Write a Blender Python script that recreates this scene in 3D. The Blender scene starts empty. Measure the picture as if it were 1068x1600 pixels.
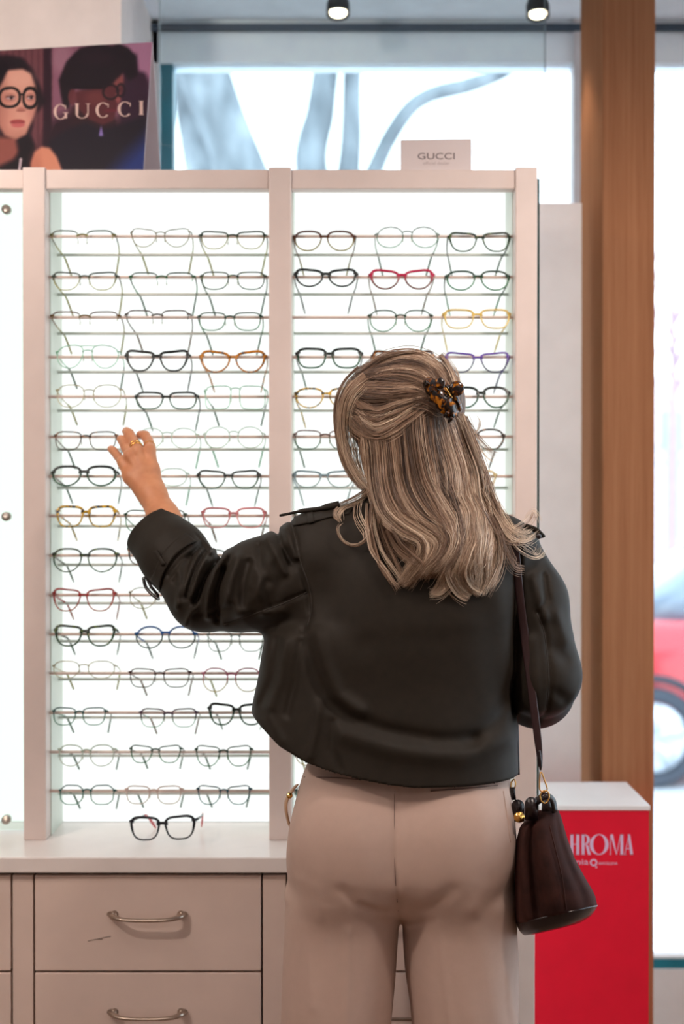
import bpy, bmesh, math, random
import numpy as np
from mathutils import Vector, Matrix
R = math.radians
random.seed(7)
rng = np.random.default_rng(7)
S = bpy.context.scene
COL = S.collection
F = 1600 * 50 / 36.0
EYE = 1.43
PIT = R(0.5)
CP, SP = math.cos(PIT), math.sin(PIT)


def at(px, py, Y):
    """A point of the place at depth Y, measured off the photograph."""
    dx, dz = (px - 534) / F, -(py - 800) / F
    t = Y / (CP + dz * SP)
    return Vector((dx * t, Y, EYE + (-SP + dz * CP) * t))


def atn(P):
    P = np.asarray(P, float)
    dx, dz = (P[..., 0] - 534) / F, -(P[..., 1] - 800) / F
    t = P[..., 2] / (CP + dz * SP)
    return np.stack([dx * t, P[..., 2], EYE + (-SP + dz * CP) * t], -1)


def zz(py, Y):
    return at(534, py, Y).z


def xx(px, Y):
    return at(px, 781, Y).x


# ---------------------------------------------------------------- materials
def lin(c):
    out = []
    for v in c[:3]:
        v = v / 255.0
        out.append(v / 12.92 if v <= 0.04045 else ((v + 0.055) / 1.055) ** 2.4)
    return (*out, 1.0)


class NT:
    def __init__(self, name):
        self.m = bpy.data.materials.new(name)
        self.m.use_nodes = True
        self.t = self.m.node_tree
        self.t.nodes.clear()
        self.out = self.n('ShaderNodeOutputMaterial')

    def n(self, kind, **kw):
        nd = self.t.nodes.new(kind)
        for k, v in kw.items():
            if k.startswith('i_'):
                nd.inputs[k[2:].replace('_', ' ')].default_value = v
            else:
                setattr(nd, k, v)
        return nd

    def l(self, a, b):
        self.t.links.new(a, b)

    def bsdf(self, rough=0.5, metal=0.0, spec=0.5, **kw):
        b = self.n('ShaderNodeBsdfPrincipled')
        b.inputs['Roughness'].default_value = rough
        b.inputs['Metallic'].default_value = metal
        b.inputs['Specular IOR Level'].default_value = spec
        for k, v in kw.items():
            b.inputs[k].default_value = v
        self.l(b.outputs[0], self.out.inputs[0])
        return b

    def ramp(self, stops):
        r = self.n('ShaderNodeValToRGB')
        e = r.color_ramp.elements
        while len(e) < len(stops):
            e.new(0.5)
        for el, (p, c) in zip(e, stops):
            el.position = p
            el.color = lin(c)
        return r

    def noise(self, scale, detail=4, vec=None, scl=None, dist=0.0):
        nz = self.n('ShaderNodeTexNoise')
        nz.inputs['Scale'].default_value = scale
        nz.inputs['Detail'].default_value = detail
        nz.inputs['Distortion'].default_value = dist
        tc = self.n('ShaderNodeTexCoord')
        src = tc.outputs['Object']
        if scl:
            mp = self.n('ShaderNodeMapping')
            mp.inputs['Scale'].default_value = scl
            self.l(src, mp.inputs[0])
            src = mp.outputs[0]
        self.l(src, nz.inputs[0])
        return nz

    def bump(self, b, height, strength=0.2, dist=0.002):
        bp = self.n('ShaderNodeBump')
        bp.inputs['Strength'].default_value = strength
        bp.inputs['Distance'].default_value = dist
        self.l(height, bp.inputs['Height'])
        self.l(bp.outputs[0], b.inputs['Normal'])
        return bp


def plain(name, c, rough=0.5, metal=0.0, spec=0.5, vary=0.04, scale=14, bump=0.0, bscale=300, **kw):
    """A surface of one colour with a slight procedural unevenness."""
    t = NT(name)
    b = t.bsdf(rough, metal, spec, **kw)
    nz = t.noise(scale)
    lo = [max(0, v * (1 - vary)) for v in c]
    hi = [min(255, v * (1 + vary)) for v in c]
    r = t.ramp([(0.3, lo), (0.7, hi)])
    t.l(nz.outputs[0], r.inputs[0])
    t.l(r.outputs[0], b.inputs['Base Color'])
    if bump:
        t.bump(b, t.noise(bscale, 2).outputs[0], bump, 0.001)
    return t.m


def emit(name, c, s):
    t = NT(name)
    e = t.n('ShaderNodeEmission')
    e.inputs[0].default_value = lin(c)
    e.inputs[1].default_value = s
    t.l(e.outputs[0], t.out.inputs[0])
    return t.m


def glass(name, tint=(255, 255, 255), refl=0.06, rough=0.0, gray=1.0):
    """Thin clear glass: lets light through with a tint and mirrors a little."""
    t = NT(name)
    tr = t.n('ShaderNodeBsdfTransparent')
    c = lin(tint)
    tr.inputs[0].default_value = (c[0] * gray, c[1] * gray, c[2] * gray, 1)
    gl = t.n('ShaderNodeBsdfGlossy')
    gl.inputs['Roughness'].default_value = rough
    lw = t.n('ShaderNodeFresnel')
    lw.inputs[0].default_value = 1.45
    mx = t.n('ShaderNodeMixShader')
    ml = t.n('ShaderNodeMath', operation='MULTIPLY')
    ml.inputs[1].default_value = refl / 0.04
    t.l(lw.outputs[0], ml.inputs[0])
    t.l(ml.outputs[0], mx.inputs[0])
    t.l(tr.outputs[0], mx.inputs[1])
    t.l(gl.outputs[0], mx.inputs[2])
    t.l(mx.outputs[0], t.out.inputs[0])
    return t.m


# ---------------------------------------------------------------- objects
ORG = {}


def thing(name, label, cat, loc, group=None):
    o = bpy.data.objects.new(name, None)
    o.empty_display_size = 0.05
    COL.objects.link(o)
    o.location = loc
    ORG[o.name] = Vector(loc)
    o['label'] = label
    o['category'] = cat
    if group:
        o['group'] = group
    return o


def tag(o, label, cat, group=None):
    o['label'] = label
    o['category'] = cat
    if group:
        o['group'] = group
    return o


def obj(name, geo, mat, parent=None, smooth=True, label=None, org=None):
    """geo = bmesh or (verts, faces) in world coordinates -> ONE mesh object."""
    me = bpy.data.meshes.new(name)
    if isinstance(geo, bmesh.types.BMesh):
        geo.to_mesh(me)
        geo.free()
        n = len(me.vertices)
        co = np.empty(n * 3, np.float32)
        me.vertices.foreach_get('co', co)
        co = co.reshape(-1, 3)
    else:
        v, f = geo
        co = np.asarray(v, np.float32).reshape(-1, 3)
        if isinstance(f, np.ndarray):
            k = f.shape[1]
            me.vertices.add(len(co))
            me.loops.add(f.size)
            me.polygons.add(len(f))
            me.vertices.foreach_set('co', co.ravel())
            me.loops.foreach_set('vertex_index', f.ravel().astype(np.int32))
            me.polygons.foreach_set('loop_start', np.arange(0, f.size, k, dtype=np.int32))
            me.update(calc_edges=True)
        else:
            me.from_pydata(co.tolist(), [], f)
    if parent is not None:
        o0 = ORG[parent.name]
    elif org is not None:
        o0 = Vector(org)
    else:
        lo, hi = co.min(0), co.max(0)
        o0 = Vector(((lo[0] + hi[0]) / 2, (lo[1] + hi[1]) / 2, lo[2]))
    co = co - np.array(o0, np.float32)
    me.vertices.foreach_set('co', np.ascontiguousarray(co, np.float32).ravel())
    me.update()
    if smooth:
        me.polygons.foreach_set('use_smooth', np.ones(len(me.polygons), bool))
    for m in (mat if isinstance(mat, (list, tuple)) else [mat]):
        me.materials.append(m)
    o = bpy.data.objects.new(name, me)
    COL.objects.link(o)
    if parent is not None:
        o.parent = parent
    else:
        o.location = o0
    ORG[o.name] = Vector(o0)
    if label:
        o['label'] = label
    return o


def struct(name, geo, mat, parent=None, smooth=False):
    o = obj(name, geo, mat, parent, smooth)
    o['kind'] = 'structure'
    return o


def box(x0, x1, y0, y1, z0, z1, bev=0.0, seg=2, bm=None):
    new = bm is None
    b2 = bmesh.new()
    bmesh.ops.create_cube(b2, size=1.0)
    for v in b2.verts:
        v.co = Vector((x0 + (v.co.x + .5) * (x1 - x0), y0 + (v.co.y + .5) * (y1 - y0), z0 + (v.co.z + .5) * (z1 - z0)))
    if bev:
        bmesh.ops.bevel(b2, geom=b2.edges[:], offset=bev, segments=seg, profile=0.6, affect='EDGES')
    if new:
        return b2
    merge(bm, b2)
    return bm


def merge(bm, b2):
    me = bpy.data.meshes.new('tmp')
    b2.to_mesh(me)
    b2.free()
    bm.from_mesh(me)
    bpy.data.meshes.remove(me)


def tube(pts, rad, n=8, cap=True, flat=None, up=None):
    """Swept tube along pts; rad number or list; flat=(a,b) scales the section's two axes."""
    P = np.asarray([tuple(p) for p in pts], float)
    m = len(P)
    rad = np.broadcast_to(np.asarray(rad, float), (m,)) if np.ndim(rad) < 2 else rad
    T = np.gradient(P, axis=0)
    T /= np.linalg.norm(T, axis=1, keepdims=True) + 1e-12
    if up is None:
        up = np.array([0, 0, 1.0]) if abs(T[0][2]) < .9 else np.array([1.0, 0, 0])
    u = np.array(up, float)
    V = []
    a, b = flat or (1, 1)
    for i in range(m):
        u = u - T[i] * np.dot(u, T[i])
        u /= np.linalg.norm(u) + 1e-12
        w = np.cross(T[i], u)
        for k in range(n):
            th = 2 * math.pi * k / n
            V.append(P[i] + rad[i] * (a * math.cos(th) * u + b * math.sin(th) * w))
    Fc = []
    for i in range(m - 1):
        for k in range(n):
            k2 = (k + 1) % n
            Fc.append((i * n + k, i * n + k2, (i + 1) * n + k2, (i + 1) * n + k))
    if cap:
        Fc.append(tuple(range(n - 1, -1, -1)))
        Fc.append(tuple((m - 1) * n + k for k in range(n)))
    return [tuple(v) for v in V], Fc


def join(*geos):
    V, Fc = [], []
    for v, f in geos:
        o = len(V)
        V += [tuple(p) for p in v]
        Fc += [tuple(i + o for i in q) for q in f]
    return V, Fc


def bm_of(geo):
    bm = bmesh.new()
    vs = [bm.verts.new(p) for p in geo[0]]
    for f in geo[1]:
        try:
            bm.faces.new([vs[i] for i in f])
        except ValueError:
            pass
    return bm


def smooth_path(pts, n=24):
    """Catmull-Rom through pts."""
    P = np.asarray([tuple(p) for p in pts], float)
    P = np.vstack([2 * P[0] - P[1], P, 2 * P[-1] - P[-2]])
    m = len(P) - 3
    out = []
    for s in np.linspace(0, m - 1e-6, n):
        i = int(s)
        t = s - i
        p0, p1, p2, p3 = P[i:i + 4]
        out.append(.5 * ((2 * p1) + (p2 - p0) * t + (2 * p0 - 5 * p1 + 4 * p2 - p3) * t * t + (3 * p1 - p0 - 3 * p2 + p3) * t ** 3))
    return np.array(out)


def ball(c, r, seg=16, ring=10, M=None):
    bm = bmesh.new()
    bmesh.ops.create_uvsphere(bm, u_segments=seg, v_segments=ring, radius=1)
    for v in bm.verts:
        p = Vector((v.co.x * r[0], v.co.y * r[1], v.co.z * r[2]))
        if M is not None:
            p = M @ p
        v.co = p + Vector(c)
    return bm


def lathe(prof, c, axis='z', n=24, M=None):
    """prof: (radius, height) pairs turned about an axis through c."""
    V, Fc = [], []
    m = len(prof)
    for r, h in prof:
        for k in range(n):
            a = 2 * math.pi * k / n
            p = Vector((r * math.cos(a), r * math.sin(a), h))
            if axis == 'y':
                p = Vector((p.x, p.z, p.y))
            elif axis == 'x':
                p = Vector((p.z, p.x, p.y))
            if M is not None:
                p = M @ p
            V.append(tuple(p + Vector(c)))
    for i in range(m - 1):
        for k in range(n):
            k2 = (k + 1) % n
            Fc.append((i * n + k, i * n + k2, (i + 1) * n + k2, (i + 1) * n + k))
    Fc.append(tuple(range(n - 1, -1, -1)))
    Fc.append(tuple((m - 1) * n + k for k in range(n)))
    return V, Fc


def extrude_poly(pts, d):
    """A closed outline of world points given thickness by vector d."""
    d = Vector(d)
    n = len(pts)
    V = [tuple(Vector(p)) for p in pts] + [tuple(Vector(p) + d) for p in pts]
    Fc = [tuple(range(n)), tuple(range(2 * n - 1, n - 1, -1))]
    for i in range(n):
        j = (i + 1) % n
        Fc.append((i, i + n, j + n, j))
    return V, Fc


def fixn(geo):
    bm = bm_of(geo)
    bmesh.ops.recalc_face_normals(bm, faces=bm.faces[:])
    return bm


# ---------------------------------------------------------------- solids from distance fields
def rcone(P, a, b, r1, r2):
    a = np.asarray(a, float)
    ba = np.asarray(b, float) - a
    pa = P - a
    t = np.clip(pa @ ba / (ba @ ba + 1e-12), 0, 1)
    return np.linalg.norm(pa - t[:, None] * ba, axis=1) - (r1 + (r2 - r1) * t)


def ell(P, c, r, rot=None):
    q = P - np.asarray(c, float)
    if rot is not None:
        q = q @ rot
    r = np.asarray(r, float)
    k0 = np.linalg.norm(q / r, axis=1) + 1e-9
    k1 = np.linalg.norm(q / (r * r), axis=1) + 1e-9
    return k0 * (k0 - 1) / k1


def smin(a, b, k):
    h = np.clip(.5 + .5 * (b - a) / k, 0, 1)
    return b + (a - b) * h - k * h * (1 - h)


def smax(a, b, k):
    return -smin(-a, -b, k)


_DR = {}


def dense_rows(lv):
    k = id(lv)
    if k not in _DR:
        a = np.asarray(sorted(lv), float)
        n = len(a)
        t = np.arange(n)
        s = np.linspace(0, n - 1, 12 * n)
        i = np.minimum(s.astype(int), n - 2)
        u = (s - i)[:, None]
        z0, z1 = a[i, :1], a[i + 1, :1]
        g = np.zeros_like(a)                       # monotone cubic through the rows
        dz = np.diff(a[:, 0])[:, None]
        sl = np.diff(a[:, 1:], axis=0) / dz
        m = np.vstack([sl[:1], np.where(sl[:-1] * sl[1:] > 0, 2 * sl[:-1] * sl[1:] / (sl[:-1] + sl[1:] + 1e-12 * np.sign(sl[:-1] + 1e-12)), 0), sl[-1:]])
        h = z1 - z0
        y0, y1, m0, m1 = a[i, 1:], a[i + 1, 1:], m[i], m[i + 1]
        v = y0 * (2 * u ** 3 - 3 * u ** 2 + 1) + h * m0 * (u ** 3 - 2 * u ** 2 + u) + y1 * (-2 * u ** 3 + 3 * u ** 2) + h * m1 * (u ** 3 - u ** 2)
        _DR[k] = (np.column_stack([z0 + u * h, v]), lv)
    return _DR[k][0]


def stack(P, lv, n=2.4):
    """Rounded sections stacked in z: lv rows (z, cx, cy, a, b), z ascending."""
    lv = dense_rows(lv)
    z = P[:, 2]
    cx, cy, a, b = (np.interp(z, lv[:, 0], lv[:, i]) for i in range(1, 5))
    dx, dy = np.abs(P[:, 0] - cx), np.abs(P[:, 1] - cy)
    rho = ((dx / a) ** n + (dy / b) ** n) ** (1 / n) + 1e-9
    d = np.sqrt(dx * dx + dy * dy) * (1 - 1 / rho)
    d = np.where(rho < .25, -np.minimum(a, b) * .75, d)
    d = np.maximum(d, -np.minimum(a, b))
    return smax(d, np.maximum(lv[0, 0] - z, z - lv[-1, 0]), .02)


def surface(f, lo, hi, h, lip=1.7):
    lo, hi = np.asarray(lo, float), np.asarray(hi, float)
    B = 12
    nb = np.ceil((hi - lo) / h / B).astype(int) + 1
    N = nb * B
    I = np.stack(np.meshgrid(*[np.arange(k) for k in nb], indexing='ij'), -1).reshape(-1, 3)
    cen = lo + (I * B + (B - 1) / 2) * h
    d = f(cen)
    grid = np.empty(N, np.float32)
    g6 = grid.reshape(nb[0], B, nb[1], B, nb[2], B)
    g6[:] = np.where(d.reshape(nb) > 0, 1.0, -1.0)[:, None, :, None, :, None]
    keep = I[np.abs(d) < .87 * B * h * lip]
    loc = np.stack(np.meshgrid(*[np.arange(B)] * 3, indexing='ij'), -1).reshape(-1, 3)
    for s in range(0, len(keep), 100):
        K = keep[s:s + 100]
        pts = lo + (K[:, None, :] * B + loc[None]) * h
        val = f(pts.reshape(-1, 3)).reshape(len(K), B, B, B)
        for k, v in zip(K, val):
            g6[k[0], :, k[1], :, k[2], :] = v
    s = grid < 0
    sl = lambda o, n: slice(o, n - 1 + o)
    cnt = np.zeros(N - 1, np.uint8)
    cor = [(i, j, k) for i in (0, 1) for j in (0, 1) for k in (0, 1)]
    for c in cor:
        cnt += s[sl(c[0], N[0]), sl(c[1], N[1]), sl(c[2], N[2])]
    act = np.argwhere((cnt > 0) & (cnt < 8))
    vals = np.stack([grid[act[:, 0] + c[0], act[:, 1] + c[1], act[:, 2] + c[2]] for c in cor], 1)
    acc = np.zeros((len(act), 3))
    w = np.zeros(len(act))
    ca = np.array(cor, float)
    for i in range(8):
        for j in range(i + 1, 8):
            if abs(ca[i] - ca[j]).sum() == 1:
                m = (vals[:, i] < 0) != (vals[:, j] < 0)
                t = vals[m, i] / (vals[m, i] - vals[m, j])
                acc[m] += ca[i] + t[:, None] * (ca[j] - ca[i])
                w[m] += 1
    V = lo + (act + acc / w[:, None]) * h
    vid = np.full(N - 1, -1, np.int32)
    vid[tuple(act.T)] = np.arange(len(act))
    Q = []
    for ax in range(3):
        a, b = [(1, 2), (2, 0), (0, 1)][ax]
        s0 = np.moveaxis(s, (ax, a, b), (0, 1, 2))
        v0 = np.moveaxis(vid, (ax, a, b), (0, 1, 2))
        x = s0[:-1] != s0[1:]
        x[:, 0, :] = x[:, -1, :] = False
        x[:, :, 0] = x[:, :, -1] = False
        e = np.argwhere(x)
        q = np.stack([v0[e[:, 0], e[:, 1] - 1, e[:, 2] - 1], v0[e[:, 0], e[:, 1], e[:, 2] - 1],
                      v0[e[:, 0], e[:, 1], e[:, 2]], v0[e[:, 0], e[:, 1] - 1, e[:, 2]]], 1)
        fl = ~s0[e[:, 0], e[:, 1], e[:, 2]]
        q[fl] = q[fl][:, ::-1]
        Q.append(q)
    return V, np.concatenate(Q)


def relax(V, Q, it=2, lam=.5, pin=None):
    n = len(V)
    e = np.concatenate([Q[:, [0, 1]], Q[:, [1, 2]], Q[:, [2, 3]], Q[:, [3, 0]]])
    for k in range(it * 2):
        acc = np.zeros((n, 3))
        c = np.zeros(n)
        for i, j in ((0, 1), (1, 0)):
            for d in range(3):
                acc[:, d] += np.bincount(e[:, i], V[e[:, j], d], n)
            c += np.bincount(e[:, i], minlength=n)
        nv = acc / np.maximum(c, 1)[:, None]
        V = V + (lam if k % 2 == 0 else -lam * 1.04) * (nv - V)
    return V


def cut(V, Q, s, d):
    """Keep where s>0 and pull the rim onto s=0 along d."""
    keep = (s[Q] > 0).all(1)
    Q = Q[keep]
    e = np.sort(np.concatenate([Q[:, [0, 1]], Q[:, [1, 2]], Q[:, [2, 3]], Q[:, [3, 0]]]), 1)
    u, c = np.unique(e, axis=0, return_counts=True)
    rim = np.unique(u[c == 1])
    near = rim[np.abs(s[rim]) < .012]
    V = V.copy()
    V[near] -= np.asarray(d)[None] * s[near][:, None]
    used = np.unique(Q)
    mp = np.full(len(V), -1, np.int64)
    mp[used] = np.arange(len(used))
    return V[used], mp[Q], used


def march(f, pxy, y0=2.15, y1=2.75, it=36):
    """Depth at which the line of sight through each photo point meets field f (nan = misses)."""
    Y = np.full(len(pxy), y0)
    for _ in range(it):
        d = f(atn(np.column_stack([pxy, Y])))
        Y = Y + np.clip(d, -.02, .05) * .8
    d = f(atn(np.column_stack([pxy, Y])))
    return np.where((np.abs(d) < .006) & (Y < y1), Y, np.nan)


def modif(o, kind, **kw):
    m = o.modifiers.new(kind.lower(), kind)
    for k, v in kw.items():
        setattr(m, k, v)
    return m


def text_geo(s, size=1.0):
    cu = bpy.data.curves.new('t', 'FONT')
    cu.body = s
    cu.size = size
    cu.resolution_u = 4
    o = bpy.data.objects.new('t', cu)
    COL.objects.link(o)
    dg = bpy.context.evaluated_depsgraph_get()
    dg.update()
    me = bpy.data.meshes.new_from_object(o.evaluated_get(dg))
    V = [tuple(v.co) for v in me.vertices]
    Fc = [tuple(p.vertices) for p in me.polygons]
    bpy.data.objects.remove(o)
    bpy.data.meshes.remove(me)
    return V, Fc


# ---------------------------------------------------------------- camera and film
cam = bpy.data.cameras.new('camera')
cam.sensor_fit = 'VERTICAL'
cam.sensor_height = 36
cam.sensor_width = 24
cam.lens = 50
cam.dof.use_dof = True
cam.dof.focus_distance = 2.42
cam.dof.aperture_fstop = 2.4
co = bpy.data.objects.new('camera', cam)
co.location = (0, 0, EYE)
co.rotation_euler = (R(90) - PIT, 0, 0)
COL.objects.link(co)
S.camera = co
S.view_settings.view_transform = 'Standard'
S.view_settings.look = 'None'
S.view_settings.gamma = 1
S.view_settings.exposure = 0
S.view_settings.use_curve_mapping = False
S.cycles.use_denoising = True
S.cycles.max_bounces = 10
S.cycles.transparent_max_bounces = 24
S.cycles.sample_clamp_indirect = 6

SKY = 4.2
LAMP = 9
TRACK = 78
# ================================================================ room
M_wall = plain('wall_paint', (236, 226, 220), .8, vary=.02)
M_ceil = plain('ceiling_paint', (242, 245, 250), .85, vary=.02)
M_fasc = plain('blind_fascia', (244, 249, 255), .7, vary=.02)
M_rail = plain('dark_rail', (58, 70, 84), .5, vary=.05)
M_teal = plain('teal_window_frame', (30, 120, 138), .4, vary=.06)
M_white = plain('white_laminate', (236, 230, 227), .38, vary=.015)
M_lam = plain('cabinet_laminate', (228, 212, 205), .42, vary=.015)
M_top = plain('worktop_laminate', (240, 232, 228), .3, vary=.015)
M_floor = NT('floor_planks')
_b = M_floor.bsdf(.45)
_n = M_floor.noise(6, 6, scl=(8, .6, 1))
_r = M_floor.ramp([(.3, (120, 92, 70)), (.7, (160, 128, 100))])
M_floor.l(_n.outputs[0], _r.inputs[0])
M_floor.l(_r.outputs[0], _b.inputs['Base Color'])
M_floor = M_floor.m

ZC = zz(31, 3.77)
struct('floor', box(-2.6, 2.6, -2.6, 3.86, -.08, 0), M_floor)
struct('ceiling', box(-2.7, 2.7, -2.7, 3.9, ZC, ZC + .1), M_ceil)
struct('wall_rear', box(-2.7, 2.7, -2.7, -2.6, 0, ZC), M_wall)
struct('wall_left', box(-2.7, -2.6, -2.6, 3.3, 0, ZC), M_wall)
XW = 2.2
bm = box(XW, XW + .12, -2.6, 2.0, 0, ZC)
box(XW, XW + .12, 3.6, 3.86, 0, ZC, bm=bm)
box(XW, XW + .12, 2.0, 3.6, 0, .25, bm=bm)
box(XW, XW + .12, 2.0, 3.6, 2.5, ZC, bm=bm)
struct('wall_right', bm, M_wall)
XR = xx(190, 3.25)
struct('wall_front', box(-2.6, XR, 3.25, 3.86, 0, ZC), M_wall)
# low wall under the shop window
struct('wall_window', box(XR, XW, 3.765, 3.86, 0, zz(1508, 3.8)), M_white)
# window: frame bars, mullion, fascia, rail, pane
win = struct('window_1', box(xx(250, 3.8), xx(272, 3.8), 3.78, 3.84, zz(1508, 3.8), ZC), M_teal)
struct('window_frame', box(xx(272, 3.8), XW, 3.772, 3.84, zz(1508, 3.8), zz(1493, 3.8), .002), M_teal, win)
struct('window_sill', box(xx(272, 3.8), XW, 3.774, 3.84, zz(1493, 3.8), zz(1489, 3.8), .001), M_white, win)
struct('window_mullion', box(xx(893, 3.78), xx(911, 3.78), 3.76, 3.83, zz(1486, 3.8), ZC, .003), plain('mullion_paint', (214, 205, 204), .35), win)
struct('window_jamb', box(xx(241, 3.8), xx(250, 3.8), 3.77, 3.84, zz(1508, 3.8), ZC), M_white, win)
M_pane = glass('window_pane_glass', (250, 254, 255), .05)
struct('window_pane', box(xx(272, 3.8), XW, 3.805, 3.811, zz(1493, 3.8), zz(98, 3.8)), M_pane, win)
win2 = struct('window_2', box(XW + .03, XW + .09, 2.78, 2.82, .25, 2.5), M_teal)
for z0_, z1_ in ((.25, .31), (2.44, 2.5)):
    struct('window_frame', box(XW + .03, XW + .09, 2.0, 3.6, z0_, z1_), M_teal, win2)
struct('window_pane', box(XW + .055, XW + .061, 2.0, 3.6, .31, 2.44), M_pane, win2)
struct('trim_1', box(XR, XW, 3.77, 3.86, zz(98, 3.77), ZC), M_fasc)
struct('trim_2', box(XR, XW, 3.755, 3.77, zz(48, 3.755), zz(36, 3.755), .004), M_rail)

# partition behind the cabinets
struct('wall_partition', box(XR, xx(908, 3.30), 3.30, 3.35, 0, zz(317, 3.30), .002), plain('partition_paint', (244, 241, 242), .6, vary=.015))

# timber post
t = NT('varnished_oak')
b = t.bsdf(.7, spec=.0)
n1 = t.noise(5, 8, scl=(22, 22, .45), dist=.4)
n2 = t.noise(60, 3, scl=(6, 6, .25))
mx = t.n('ShaderNodeMath', operation='MULTIPLY_ADD')
mx.inputs[1].default_value = .35
t.l(n2.outputs[0], mx.inputs[0])
t.l(n1.outputs[0], mx.inputs[2])
r = t.ramp([(.4, (146, 97, 68)), (.62, (157, 106, 75)), (.85, (166, 114, 82))])
t.l(mx.outputs[0], r.inputs[0])
t.l(r.outputs[0], b.inputs['Base Color'])
t.bump(b, n2.outputs[0], .08, .001)
M_oak = t.m
px0, px1 = xx(940, 3.22), xx(1022, 3.22)
struct('pillar_1', box(px0, px1, 3.22, 3.52, 0, ZC, .003), M_oak)

# hanging glass sheet between cabinet and window
M_sheet = glass('clear_sheet_glass', (250, 254, 254), .03)
M_gedge = NT('green_glass_edge')
_b = M_gedge.bsdf(.15, spec=.6)
_b.inputs['Base Color'].default_value = lin((6, 48, 44))
M_gedge = M_gedge.m
M_pedge = plain('polished_glass_edge', (150, 170, 178), .2)
hx0, hx1 = xx(250, 3.42), xx(850, 3.42)
hg = thing('hanging_glass_sheet', 'clear glass sheet hanging in front of the shop window above the cabinet', 'glass sheet', ((hx0 + hx1) / 2, 3.42, 2.15))
obj('pane', box(hx0, hx1, 3.418, 3.422, 2.15, ZC - .001), M_sheet, hg, False)
for s in (hx0, hx1):
    obj('edge_strip', box(s - .0012, s + .0012, 3.4165, 3.4235, 2.15, ZC - .001), M_pedge, hg, False)

# ceiling spotlights
M_blk = plain('black_metal', (26, 28, 32), .4, .3)
M_lampface = emit('lamp_face', (255, 236, 205), 6)
for i, (px, py) in enumerate(((528, 15), (840, 17))):
    c = at(px, py + 8, 3.5)
    sp = thing('ceiling_spotlight', ['black ceiling spotlight above the middle of the window', 'black ceiling spotlight close to the wooden pillar'][i], 'spotlight', (c.x, 3.5, ZC), 'black ceiling spotlights')
    Mx = Matrix.Rotation(R(-14), 3, 'X')
    obj('housing', fixn(lathe([(.0, .012), (.021, .012), (.0265, .002), (.0285, 0), (.0285, .030), (.024, .042), (.0225, .06), (.0225, .10), (0, .10)], c, 'z', 28, Mx)), M_blk, sp)
    obj('lamp_lens', fixn(lathe([(0, .0035), (.021, .0035), (.021, .009), (0, .009)], c, 'z', 24, Mx)), M_lampface, sp, label='glowing warm white lens')
    obj('ceiling_plate', fixn(lathe([(0, 0), (.03, 0), (.03, .008), (0, .008)], (c.x, 3.51, ZC - .008), 'z', 24)), M_blk, sp)
    ld = bpy.data.lights.new('spot_lamp', 'SPOT')
    ld.energy = 6
    ld.color = (1, .86, .7)
    ld.spot_size = R(70)
    ld.spot_blend = .6
    ld.shadow_soft_size = .02
    lo_ = bpy.data.objects.new('spot_lamp', ld)
    COL.objects.link(lo_)
    lo_.location = c + Vector((0, -.004, -.012))
    lo_.rotation_euler = (R(-14), 0, 0)

# ================================================================ upper display cabinet
Y0 = 2.85
ZT = zz(265, Y0)
ZB = zz(1312, Y0)
CX0, CX1 = xx(-346, Y0), xx(838, Y0)
YB = 3.01
cab = thing('display_cabinet', 'tall white wall cabinet of backlit bays with rods for eyeglasses', 'display cabinet', ((CX0 + CX1) / 2, 3.0, ZB))
M_glow = NT('light_panel')
_e = M_glow.n('ShaderNodeEmission')
_e.inputs[0].default_value = (.96, 1.0, .975, 1)
_e.inputs[1].default_value = 1.18
M_glow.l(_e.outputs[0], M_glow.out.inputs[0])
M_glow = M_glow.m
M_side = plain('bay_side_panel', (228, 240, 232), .45, vary=.01)
for a, b_ in ((-346, -311), (37, 72), (420, 455), (804, 838)):
    obj('post', box(xx(a, Y0), xx(b_, Y0), Y0 - .006, 2.89, ZB, zz(262, Y0), .0025), M_lam, cab, False)
    s0, s1 = xx(a, Y0), xx(b_, Y0)
    obj('divider', box(s0 - .0015, s1 + .0015, 2.89, YB, ZB, ZT), M_side, cab, False)
for a, b_ in ((-311, 37), (72, 420), (455, 804)):
    obj('top_rail', box(xx(a, Y0), xx(b_, Y0), Y0, 2.885, zz(295, Y0), ZT, .002), M_lam, cab, False)
    obj('light_panel', box(xx(a, Y0) - .004, xx(b_, Y0) + .004, YB, YB + .01, ZB, ZT - .012), M_glow, cab, False, label='glowing white back panel')
obj('top_panel', box(CX0, CX1, 2.885, 3.16, ZT - .012, ZT), M_white, cab, False)
obj('back_board', box(CX0, CX1, YB + .03, YB + .05, ZB, ZT - .012), M_white, cab, False)
obj('end_panel', box(CX1 - .004, CX1, YB, YB + .15, ZB, ZT - .012), M_white, cab, False)
M_rod = plain('rod_metal', (232, 212, 202), .35, 0, vary=.03)
ROWS = [369.5, 433.2, 496, 558, 620, 682.5, 744.3, 806, 868, 929.8, 991, 1052, 1113.5, 1175, 1235.8]
Y1R, Y2R = 2.878, 2.963
M_rod2 = plain('rod_metal_rear', (206, 210, 204), .35, 0, vary=.03)
for a, b_ in ((72, 420), (455, 804)):
    for ry in ROWS:
        z1 = zz(ry, Y1R)
        for Yr, zr, m_ in ((Y1R, z1, M_rod), (Y2R, z1 - .0227, M_rod2)):
            g = tube([(xx(a, Y0) + .001, Yr, zr), (xx(b_, Y0) - .001, Yr, zr)], .0031, 10)
            obj('rod', g, m_, cab)
ZB0 = zz(1330, 2.86)
gp = obj('side_glass', box(.3912, .3958, 2.866, 3.2, ZB0, zz(279, 2.86)), M_sheet, cab, False, label='clear glass side panel')
obj('polished_edge', box(.3908, .3962, 2.858, 2.866, ZB0, zz(279, 2.86), .001), M_gedge, gp, False, label='dark green polished edge')
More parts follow.
